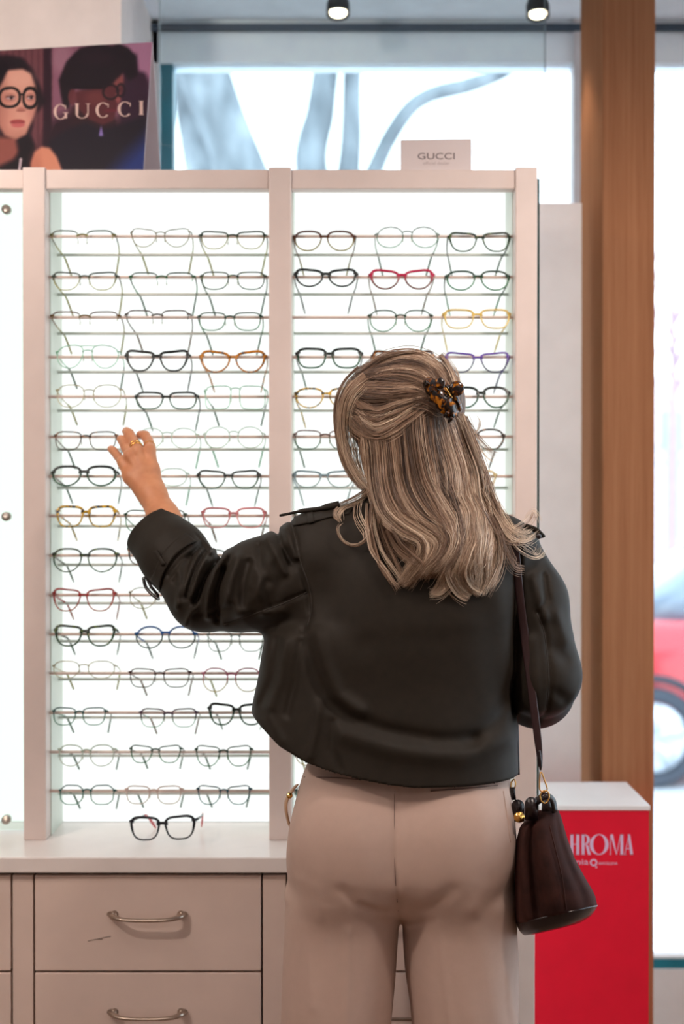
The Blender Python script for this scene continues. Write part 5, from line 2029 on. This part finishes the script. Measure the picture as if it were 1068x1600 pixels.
def jaw_plate(ctr, wid, thick, d):
    """A curved, scallop-edged jaw."""
    c = smooth_path(ctr, 26)
    tg = np.gradient(c, axis=0)
    tg /= np.linalg.norm(tg, axis=1, keepdims=True)
    nn = np.column_stack([-tg[:, 1], tg[:, 0]])
    w_ = np.array([np.interp(i / 25, [0, .12, .5, .88, 1], [.35, .85, 1, .85, .4]) for i in range(26)]) * wid * (1 + .10 * np.sin(np.arange(26) * 1.45))
    V, F_ = [], []
    for i in range(26):
        for k in range(7):
            e = (k - 3) / 3
            x, y = c[i, :2] + nn[i] * w_[i] * e
            V.append(K(x, y, d + .010 * e * e + .012 * ((i - 12.5) / 12.5) ** 2))
    for i in range(25):
        for k in range(6):
            F_.append((i * 7 + k, i * 7 + k + 1, (i + 1) * 7 + k + 1, (i + 1) * 7 + k))
    o = len(V)
    V += [v + np.array([0, thick, 0]) for v in V]
    F_ += [tuple(i + o for i in f[::-1]) for f in F_]
    rim = [i * 7 for i in range(26)] + [25 * 7 + k for k in range(1, 7)] + [i * 7 + 6 for i in range(24, -1, -1)] + [k for k in range(5, 0, -1)]
    for i in range(len(rim)):
        j = (i + 1) % len(rim)
        F_.append((rim[i], rim[j], rim[j] + o, rim[i] + o))
    return fixn(([tuple(v) for v in V], F_))


obj('jaw', jaw_plate([(215, 290, 0), (330, 420, 0), (450, 570, 0), (540, 700, 0), (600, 830, 0)], 125, .004, 0), M_tort, clip)
obj('jaw', jaw_plate([(470, 330, 0), (545, 420, 0), (620, 540, 0), (680, 640, 0), (705, 740, 0)], 46, .004, .016), M_tort, clip)
for i, (x, y) in enumerate(((230, 360), (300, 450), (370, 560), (440, 670), (500, 770), (560, 850))):
    obj('tooth', fixn(tube(smooth_path([K(x + 30, y - 30, .004), K(x - 10, y + 20, .008), K(x - 25, y + 45, .020)], 8), [.0034, .0034, .0032, .003, .0028, .0026, .002, .0012], 8)), M_tort, clip)
obj('finger_tab', ball(K(650, 420, .012), (.0125, .0045, .0125), 20, 12), M_tort, clip, label='round finger tab')
obj('finger_tab', ball(K(420, 350, -.006), (.0085, .0038, .0095), 16, 10), M_tort, clip)
sp_ = []
for q_ in np.linspace(0, 1, 60):
    a = q_ * 2 * math.pi * 5
    sp_.append(K(490 + 80 * q_, 400 + 130 * q_, .004) + .0034 * np.array([math.cos(a) * .7, math.sin(a), -math.cos(a) * .6]))
obj('spring', tube(sp_, .0008, 6), M_gold, clip, label='gold coil spring')

# ---------------------------------------------------------------- shoulder bag
bag = thing('shoulder_bag', 'dark brown suede shoulder bag hanging at the right hip of the woman', 'handbag', A(865, 1457, 2.42))
BY = 2.415
BG = [(1266, 838, 872, .045), (1276, 826, 876, .060), (1290, 812, 880, .082), (1312, 806, 886, .095), (1345, 804, 898, .108), (1380, 804, 914, .116), (1412, 805, 929, .120), (1430, 807, 933, .118)]
BB = [(1428, 806, 934, .119), (1435, 808, 930, .118), (1444, 812, 922, .114), (1452, 818, 905, .106), (1456, 830, 872, .09)]


def bag_loft(rows, n=56, p=3.0, fold=True):
    V, F_ = [], []
    for y, l, r_, hb in rows:
        c = (l + r_) / 2
        hw = (r_ - l) / 2
        for k in range(n):
            a = 2 * math.pi * k / n
            x = math.copysign(abs(math.cos(a)) ** (2 / p), math.cos(a))
            yy = math.copysign(abs(math.sin(a)) ** (2 / p), math.sin(a))
            w = 1.0
            dpt = BY + .02 + hb * yy
            if fold and yy < -.5:   # soft vertical folds on the end panel
                g = np.clip((y - 1262) / 40, 0, 1) * np.clip((1470 - y) / 60, .2, 1)
                dpt += g * (.026 * math.exp(-((x + .45) / .15) ** 2) - .012 * math.exp(-((x + .05) / .2) ** 2) + .010 * math.exp(-((x - .72) / .12) ** 2) - .008 * math.exp(-((x + .85) / .12) ** 2))
            tilt = (x * hw) * (-.10 if y < 1345 else -.10 - .12 * min(1, (y - 1345) / 60))
            V.append(A(c + hw * x, y + tilt * (1 if y > 1400 else (y - 1266) / 134), dpt))
    m = len(rows)
    for i in range(m - 1):
        for k in range(n):
            k2 = (k + 1) % n
            F_.append((i * n + k, i * n + k2, (i + 1) * n + k2, (i + 1) * n + k))
    F_.append(tuple(range(n - 1, -1, -1)))
    F_.append(tuple((m - 1) * n + k for k in range(n)))
    return fixn(([tuple(v) for v in V], F_))


def dense(rows, k=24):
    a = np.array(rows, float)
    s = np.linspace(0, len(a) - 1, k)
    return [tuple(np.interp(q_, np.arange(len(a)), a[:, j]) for j in range(4)) for q_ in s]


t = NT('brown_suede')
b = t.bsdf(.85, spec=.15)
b.inputs['Sheen Weight'].default_value = .25
b.inputs['Sheen Tint'].default_value = lin((150, 90, 80))
nz = t.noise(38, 5)
r = t.ramp([(.3, (36, 20, 17)), (.7, (56, 31, 26))])
t.l(nz.outputs[0], r.inputs[0])
t.l(r.outputs[0], b.inputs['Base Color'])
t.bump(b, t.noise(900, 2).outputs[0], .25, .001)
M_suede = t.m
M_leath = plain('dark_leather', (32, 22, 24), .24, vary=.08, bump=.1, bscale=500)
obj('suede_body', bag_loft(dense(BG)), M_suede, bag)
obj('leather_base', bag_loft(dense(BB, 14), fold=False), M_leath, bag, label='smooth dark leather base')
obj('panel_seam', tube(smooth_path([A(858, 1290, BY - .075), A(868, 1330, BY - .090), A(878, 1375, BY - .098), A(884, 1422, BY - .102)], 16), .0012, 6), M_suede, bag)


def tab(pts, y, thick):
    return fixn(extrude_poly([A(p[0], p[1], y) for p in pts], (0, thick, 0)))


rnd = lambda l, r_, t_, b_, n=9: [(l, b_)] + [((l + r_) / 2 - (r_ - l) / 2 * math.cos(a), t_ + (r_ - l) * .5 * (1 - math.sin(a))) for a in np.linspace(0, math.pi, n)] + [(r_, b_)]
obj('leather_flap', tab(rnd(820, 840, 1246, 1282), BY - .052, .005), M_leath, bag)
obj('leather_flap', tab(rnd(799, 819, 1250, 1284), BY - .02, .005), M_leath, bag)
obj('top_edge', fixn(tube(smooth_path([A(838, 1252, BY - .03), A(850, 1245, BY - .045), A(862, 1250, BY - .04), A(866, 1268, BY - .035)], 14), .007, 10, flat=(1, .6))), M_leath, bag)
obj('ring_tab', tab([(847, 1250), (858, 1249), (863, 1268), (846, 1268)], BY - .056, .006), M_leath, bag)
tl = obj('turn_lock', fixn(lathe([(0, -.006), (.0045, -.006), (.005, -.002), (.0088, -.002), (.0092, .002), (0, .003)], A(811, 1277, BY - .05), 'y', 22)), M_gold, bag, label='gold turn lock')
obj('lock_knob', fixn(tube([A(810, 1271, BY - .057), A(812, 1282, BY - .057)], .0026, 8)), M_gold, tl)


def loopwire(pts, r, n=30):
    P_ = smooth_path(list(pts) + [pts[0]], n)
    return tube(P_, r, 8)


rng_y = BY - .058
obj('ring', loopwire([A(845, 1251, rng_y), A(843.5, 1243, rng_y), A(848, 1236, rng_y), A(855, 1237, rng_y), A(857.5, 1245, rng_y), A(855, 1252, rng_y), A(850, 1255, rng_y)], .0013), M_gold, bag, label='gold D ring')
obj('clasp', loopwire([A(843.5, 1207, rng_y), A(842.5, 1222, rng_y), A(843, 1234, rng_y), A(848.5, 1238, rng_y + .003), A(854.5, 1233, rng_y), A(850, 1219, rng_y), A(846, 1208, rng_y)], .0012), M_gold, bag, label='gold swivel clasp')
obj('ring', loopwire([A(798, 1222, BY + .0), A(803, 1218, BY), A(805, 1225, BY), A(803, 1232, BY), A(798, 1232, BY)], .0012), M_gold, bag)
obj('ring_tab', tab([(797, 1231), (804, 1231), (806, 1250), (797, 1250)], BY - .006, .006), M_leath, bag)
M_strap = plain('strap_leather', (44, 24, 26), .38, vary=.06)
sp = [(803, 838), (806, 870), (808.5, 900), (813, 945), (818, 985), (824, 1030), (831, 1085), (838, 1140), (842.5, 1180), (843.5, 1198)]
ys = march(lambda P: np.minimum(f_jack0(P), 9), np.array(sp, float))
ys = np.nan_to_num(ys, nan=2.39)
ys = np.minimum(ys - .004, np.linspace(2.40, rng_y, len(sp)))
ys[5:] = np.minimum(ys[5:], np.linspace(ys[5], rng_y, 5))
ys[-3:] = np.linspace(ys[-4], rng_y, 4)[1:]
front = [A(806, 1210, BY + .11), A(804, 1120, 2.60), A(800, 1000, 2.61), A(796, 900, 2.585), A(798, 850, 2.53), A(801, 826, 2.46), A(802, 826, 2.41)]
path = smooth_path(front + [A(p[0], p[1], y_) for p, y_ in zip(sp, ys)], 60)
wd = np.interp(np.linspace(0, 1, 60), [0, .5, .72, .9, .96, 1], [.0066, .0066, .0074, .0062, .0042, .0034])
obj('strap', fixn(tube(path, wd, 12, flat=(.28, 1.0), up=(0, -1, .2))), M_strap, bag, label='narrow dark leather strap')
obj('strap_end', fixn(tube(smooth_path([A(841.5, 1172, rng_y - .001), A(843, 1186, rng_y - .002), A(844, 1203, rng_y)], 10), [.0048, .005, .005, .005, .0052, .0054, .005, .0045, .004, .0026], 10, flat=(.6, 1.0))), M_leath, bag)
# ================================================================ street outside
ZG = -.2
M_road = plain('street_paving', (214, 216, 220), .8, vary=.06, scale=.8)
struct('street', box(-30, 30, 3.87, 60, ZG - .1, ZG), M_road)
M_bark = NT('grey_bark')
_b = M_bark.bsdf(.9)
_n = M_bark.noise(9, 6, scl=(1, 1, .35))
_r = M_bark.ramp([(.3, (88, 94, 100)), (.7, (150, 156, 162))])
M_bark.l(_n.outputs[0], _r.inputs[0])
M_bark.l(_r.outputs[0], _b.inputs['Base Color'])
M_bark.bump(_b, _n.outputs[0], .6, .02)
M_bark = M_bark.m


def limb(pts, rad, n=14):
    P_ = smooth_path(pts, 26)
    r = np.interp(np.linspace(0, 1, 26), np.linspace(0, 1, len(rad)), rad)
    V, Fc = tube(P_, r, n)
    V = np.array(V)
    V += .06 * np.repeat(r, n)[:, None] * np.column_stack([np.sin(V[:, 2] * 9 + V[:, 0] * 5), np.cos(V[:, 2] * 7), 0 * V[:, 0]])[:len(V)]
    return V, Fc


def tree(label, base, limbs, Y):
    t = thing('tree', label, 'tree', (base[0][0], Y, ZG), 'street trees')
    obj('trunk', bm_of(limb(*base[1])), M_bark, t)
    for l in limbs:
        obj('branch', bm_of(limb(*l)), M_bark, t)
    return t


TY = 8.0
q = lambda x, y, d=0: tuple(at(x, y, TY + d))
gx = at(430, 781, TY).x
tree('thick leaning street tree behind the poster end of the window', ((gx, 0),
     ([(gx, TY, ZG - .05), (gx - .02, TY, .9), q(425, 420)], [.30, .24, .2])),
     [([q(425, 430), q(372, 262), q(330, 140), q(300, 60), q(285, -40)], [.17, .15, .14, .13, .11]),
      ([q(415, 420, .1), q(330, 300, .3), q(297, 200, .4), q(290, 90, .5), q(296, -60, .6)], [.14, .11, .075, .07, .06]),
      ([q(340, 170, 0), q(322, 110, -.1), q(318, 20, -.2)], [.09, .07, .06])], TY)
gx2 = at(530, 781, 8.6).x
TY = 8.6
tree('forked street tree with a long arching branch outside the window', ((gx2, 0),
     ([(gx2, TY, ZG - .05), (gx2, TY, 1.0), q(528, 430)], [.30, .24, .2])),
     [([q(524, 440), q(487, 262), q(500, 170), q(512, 90), q(520, -40)], [.14, .10, .088, .08, .07]),
      ([q(534, 440), q(545, 262), q(549, 170), q(552, 90), q(560, -40)], [.14, .068, .062, .056, .05]),
      ([q(540, 420), q(586, 262), q(628, 185), q(668, 150), q(735, 132), q(800, 106), q(900, 40)], [.09, .052, .05, .05, .05, .04, .03])], TY)
# small bare tree and fence far across the street
TY = 17.0
M_twig = plain('pale_twigs', (176, 150, 158), .9)
gx3 = at(1049, 781, TY).x
sm = thing('tree', 'small bare pinkish tree far across the street', 'tree', (gx3, TY, ZG), 'street trees')
obj('trunk', bm_of(limb([(gx3, TY, ZG - .05), q(1050, 700), q(1052, 560), q(1048, 480)], [.07, .06, .05, .04])), M_twig, sm)
rr = random.Random(4)
for k in range(16):
    y0 = 640 - k * 14
    x0 = 1050 + rr.uniform(-2, 2)
    s = rr.choice((-1, 1))
    obj('branch', bm_of(limb([q(x0, y0), q(x0 + s * 18, y0 - 30, rr.uniform(-.3, .3)), q(x0 + s * rr.uniform(24, 46), y0 - 90, rr.uniform(-.5, .5))], [.03, .02, .008], 8)), M_twig, sm)
fx0, fx1 = at(700, 781, 19).x, at(1300, 781, 19).x
M_fen = plain('grey_blue_fence', (150, 170, 190), .6)
fen = thing('fence', 'low grey-blue railing far across the street', 'fence', ((fx0 + fx1) / 2, 19, ZG))
for pz in (700, 722):
    obj('rail', box(fx0, fx1, 18.98, 19.02, zz(pz + 4, 19), zz(pz - 2, 19)), M_fen, fen, False)
for k in range(31):
    fx = fx0 + (fx1 - fx0) * k / 30
    obj('post', box(fx - .02, fx + .02, 18.97, 19.03, ZG, zz(694, 19)), M_fen, fen, False)
bx0, bx1 = at(860, 781, 30).x, at(1500, 781, 30).x
M_bld = plain('pale_facade', (224, 206, 206), .8)
M_bwin = plain('facade_window', (150, 165, 185), .3)
bld = thing('building', 'pale pinkish building far behind the railing', 'building', ((bx0 + bx1) / 2, 33, ZG))
obj('facade', box(bx0, bx1, 30, 36, ZG, zz(600, 30)), M_bld, bld, False)
for k in range(10):
    wx = bx0 + .5 + k * .9
    f = obj('window', box(wx, wx + .5, 29.97, 30.05, zz(700, 30), zz(640, 30)), M_bwin, bld, False)

# red car parked across the pavement
CY, CS = 8.0, 1.0
M_car = NT('red_car_paint')
_b = M_car.bsdf(.25, spec=.6)
_b.inputs['Base Color'].default_value = lin((205, 10, 34))
_b.inputs['Coat Weight'].default_value = 1.0
_b.inputs['Coat Roughness'].default_value = .04
M_car = M_car.m
M_cgl = plain('car_glass', (120, 135, 150), .05, spec=.9)
M_tyre = plain('tyre_rubber', (70, 76, 86), .8)
M_alloy = plain('alloy_wheel', (205, 212, 220), .3, .5)
M_trim = plain('car_trim', (48, 56, 66), .6)
wx = at(1019, 1162, CY).x
X = lambda px: at(px, 781, CY).x
car = thing('car', 'red car parked across the pavement beside the wooden pillar', 'car', (wx, CY + .85, ZG))
bl = lambda z, x0, x1, y0, y1: (z, x0, x1, y0, y1)
ca0, ca1 = wx - .82, wx + 2.9
LV = [(ZG + .20, ca0 + .1, ca1 - .06, CY + .06, CY + 1.64), (ZG + .30, ca0 + .03, ca1, CY + .02, CY + 1.68), (ZG + .52, ca0, ca1 + .01, CY, CY + 1.70),
      (ZG + .70, ca0 + .02, ca1 - .02, CY + .01, CY + 1.69), (ZG + .84, ca0 + .10, ca1 - .06, CY + .05, CY + 1.65), (ZG + .93, ca0 + .3, ca1 - .12, CY + .10, CY + 1.60)]


def loft(LV, n=40, p=5):
    V, Fc = [], []
    for z, x0, x1, y0, y1 in LV:
        for k in range(n):
            a = 2 * math.pi * k / n
            c, s = math.cos(a), math.sin(a)
            V.append(((x0 + x1) / 2 + (x1 - x0) / 2 * math.copysign(abs(c) ** (2 / p), c), (y0 + y1) / 2 + (y1 - y0) / 2 * math.copysign(abs(s) ** (2 / p), s), z))
    m = len(LV)
    for i in range(m - 1):
        for k in range(n):
            k2 = (k + 1) % n
            Fc.append((i * n + k, i * n + k2, (i + 1) * n + k2, (i + 1) * n + k))
    Fc.append(tuple(range(n - 1, -1, -1)))
    Fc.append(tuple((m - 1) * n + k for k in range(n)))
    return V, Fc


obj('body', fixn(loft(LV)), M_car, car)
obj('cabin_glass', fixn(loft([(ZG + .92, wx - .1, ca1 - .25, CY + .14, CY + 1.56), (ZG + 1.1, wx + .1, ca1 - .42, CY + .2, CY + 1.5), (ZG + 1.36, wx + .45, ca1 - .75, CY + .3, CY + 1.4)])), M_cgl, car)
obj('roof', fixn(loft([(ZG + 1.36, wx + .4, ca1 - .72, CY + .27, CY + 1.43), (ZG + 1.41, wx + .5, ca1 - .82, CY + .33, CY + 1.37), (ZG + 1.43, wx + .7, ca1 - 1.0, CY + .42, CY + 1.28)])), M_car, car)
for dx in (0, 2.15):
    for y_, s in ((CY, -1), (CY + 1.7, 1)):
        c = (wx + dx, y_, ZG + .288)
        w = obj('wheel', fixn(lathe([(.18, .10), (.20, .02), (.25, .0), (.283, .012), (.288, .04), (.288, .17), (.27, .19), (.18, .19)], (c[0], c[1] - (.012 if s < 0 else .178), c[2]), 'y', 36)), M_tyre, car)
        yo = c[1] - .004 if s < 0 else c[1] + .004
        g = [lathe([(.165, -.012 * 1), (.195, -.012), (.195, .05), (.165, .05)], (c[0], yo, c[2]), 'y', 32), lathe([(0, -.01), (.05, -.01), (.05, .05), (0, .05)], (c[0], yo, c[2]), 'y', 20)]
        for k in range(5):
            a = 2 * math.pi * k / 5 + .3
            g.append(tube([(c[0] + .03 * math.cos(a), yo, c[2] + .03 * math.sin(a)), (c[0] + .18 * math.cos(a), yo, c[2] + .18 * math.sin(a))], [.035, .045], 8))
        obj('rim', fixn(join(*g)), M_alloy, w)
        ar = [(c[0] + .335 * math.cos(a), y_ + (.003 if s < 0 else -.003), c[2] + .335 * math.sin(a)) for a in np.linspace(-.1, math.pi + .1, 20)]
        obj('wheel_arch', tube(ar, .045, 8, flat=(.5, 1)), M_trim, car)
obj('sill_trim', box(ca0 + .2, ca1 - .2, CY - .01, CY + .05, ZG + .2, ZG + .30, .01), M_trim, car)
obj('door_handle', box(wx + .9, wx + 1.08, CY - .02, CY + .02, ZG + .76, ZG + .79, .008), M_car, car)

# ================================================================ light
W_ = bpy.data.worlds.new('sky')
S.world = W_
W_.use_nodes = True
nt = W_.node_tree
nt.nodes.clear()
o_ = nt.nodes.new('ShaderNodeOutputWorld')
bg = nt.nodes.new('ShaderNodeBackground')
tc = nt.nodes.new('ShaderNodeTexCoord')
sx = nt.nodes.new('ShaderNodeSeparateXYZ')
rp = nt.nodes.new('ShaderNodeValToRGB')
nt.links.new(tc.outputs['Generated'], sx.inputs[0])
nt.links.new(sx.outputs[2], rp.inputs[0])
rp.color_ramp.elements[0].position = 0
rp.color_ramp.elements[0].color = (.86, .93, 1, 1)
rp.color_ramp.elements[1].position = .6
rp.color_ramp.elements[1].color = (.72, .86, 1, 1)
nt.links.new(rp.outputs[0], bg.inputs[0])
bg.inputs[1].default_value = SKY
nt.links.new(bg.outputs[0], o_.inputs[0])
# the shop's ceiling lamps: warm panels and a track key spot, plus two added fill spots
for x, y, e in ((-.9, 1.5, LAMP), (.9, 1.5, LAMP * .7), (-1.0, -.6, LAMP * .8), (1.0, -.6, LAMP * .8)):
    ld = bpy.data.lights.new('ceiling_lamp', 'AREA')
    ld.shape = 'RECTANGLE'
    ld.size = .6
    ld.size_y = .6
    ld.energy = e
    ld.color = (1, .84, .755)
    lo_ = bpy.data.objects.new('ceiling_lamp', ld)
    COL.objects.link(lo_)
    lo_.location = (x, y, ZC - .02)
for (x, y), tgt, e in (((-1.6, 1.15), (-.2, 2.85, .95), TRACK), ((1.0, 1.5), (.5, 3.1, 1.2), TRACK * .9), ((-1.0, 1.7), (-.9, 3.25, 2.45), TRACK * .6)):  # last two are added to brighten the partition and the front wall
    ld = bpy.data.lights.new('track_and_fill_spot', 'SPOT')
    ld.energy = e
    ld.color = (1, .84, .74)
    ld.spot_size = R(75)
    ld.spot_blend = 1
    ld.shadow_soft_size = .06
    lo_ = bpy.data.objects.new('track_and_fill_spot', ld)
    COL.objects.link(lo_)
    lo_.location = (x, y, ZC - .08)
    lo_.rotation_euler = (Vector(tgt) - lo_.location).to_track_quat('-Z', 'Y').to_euler()
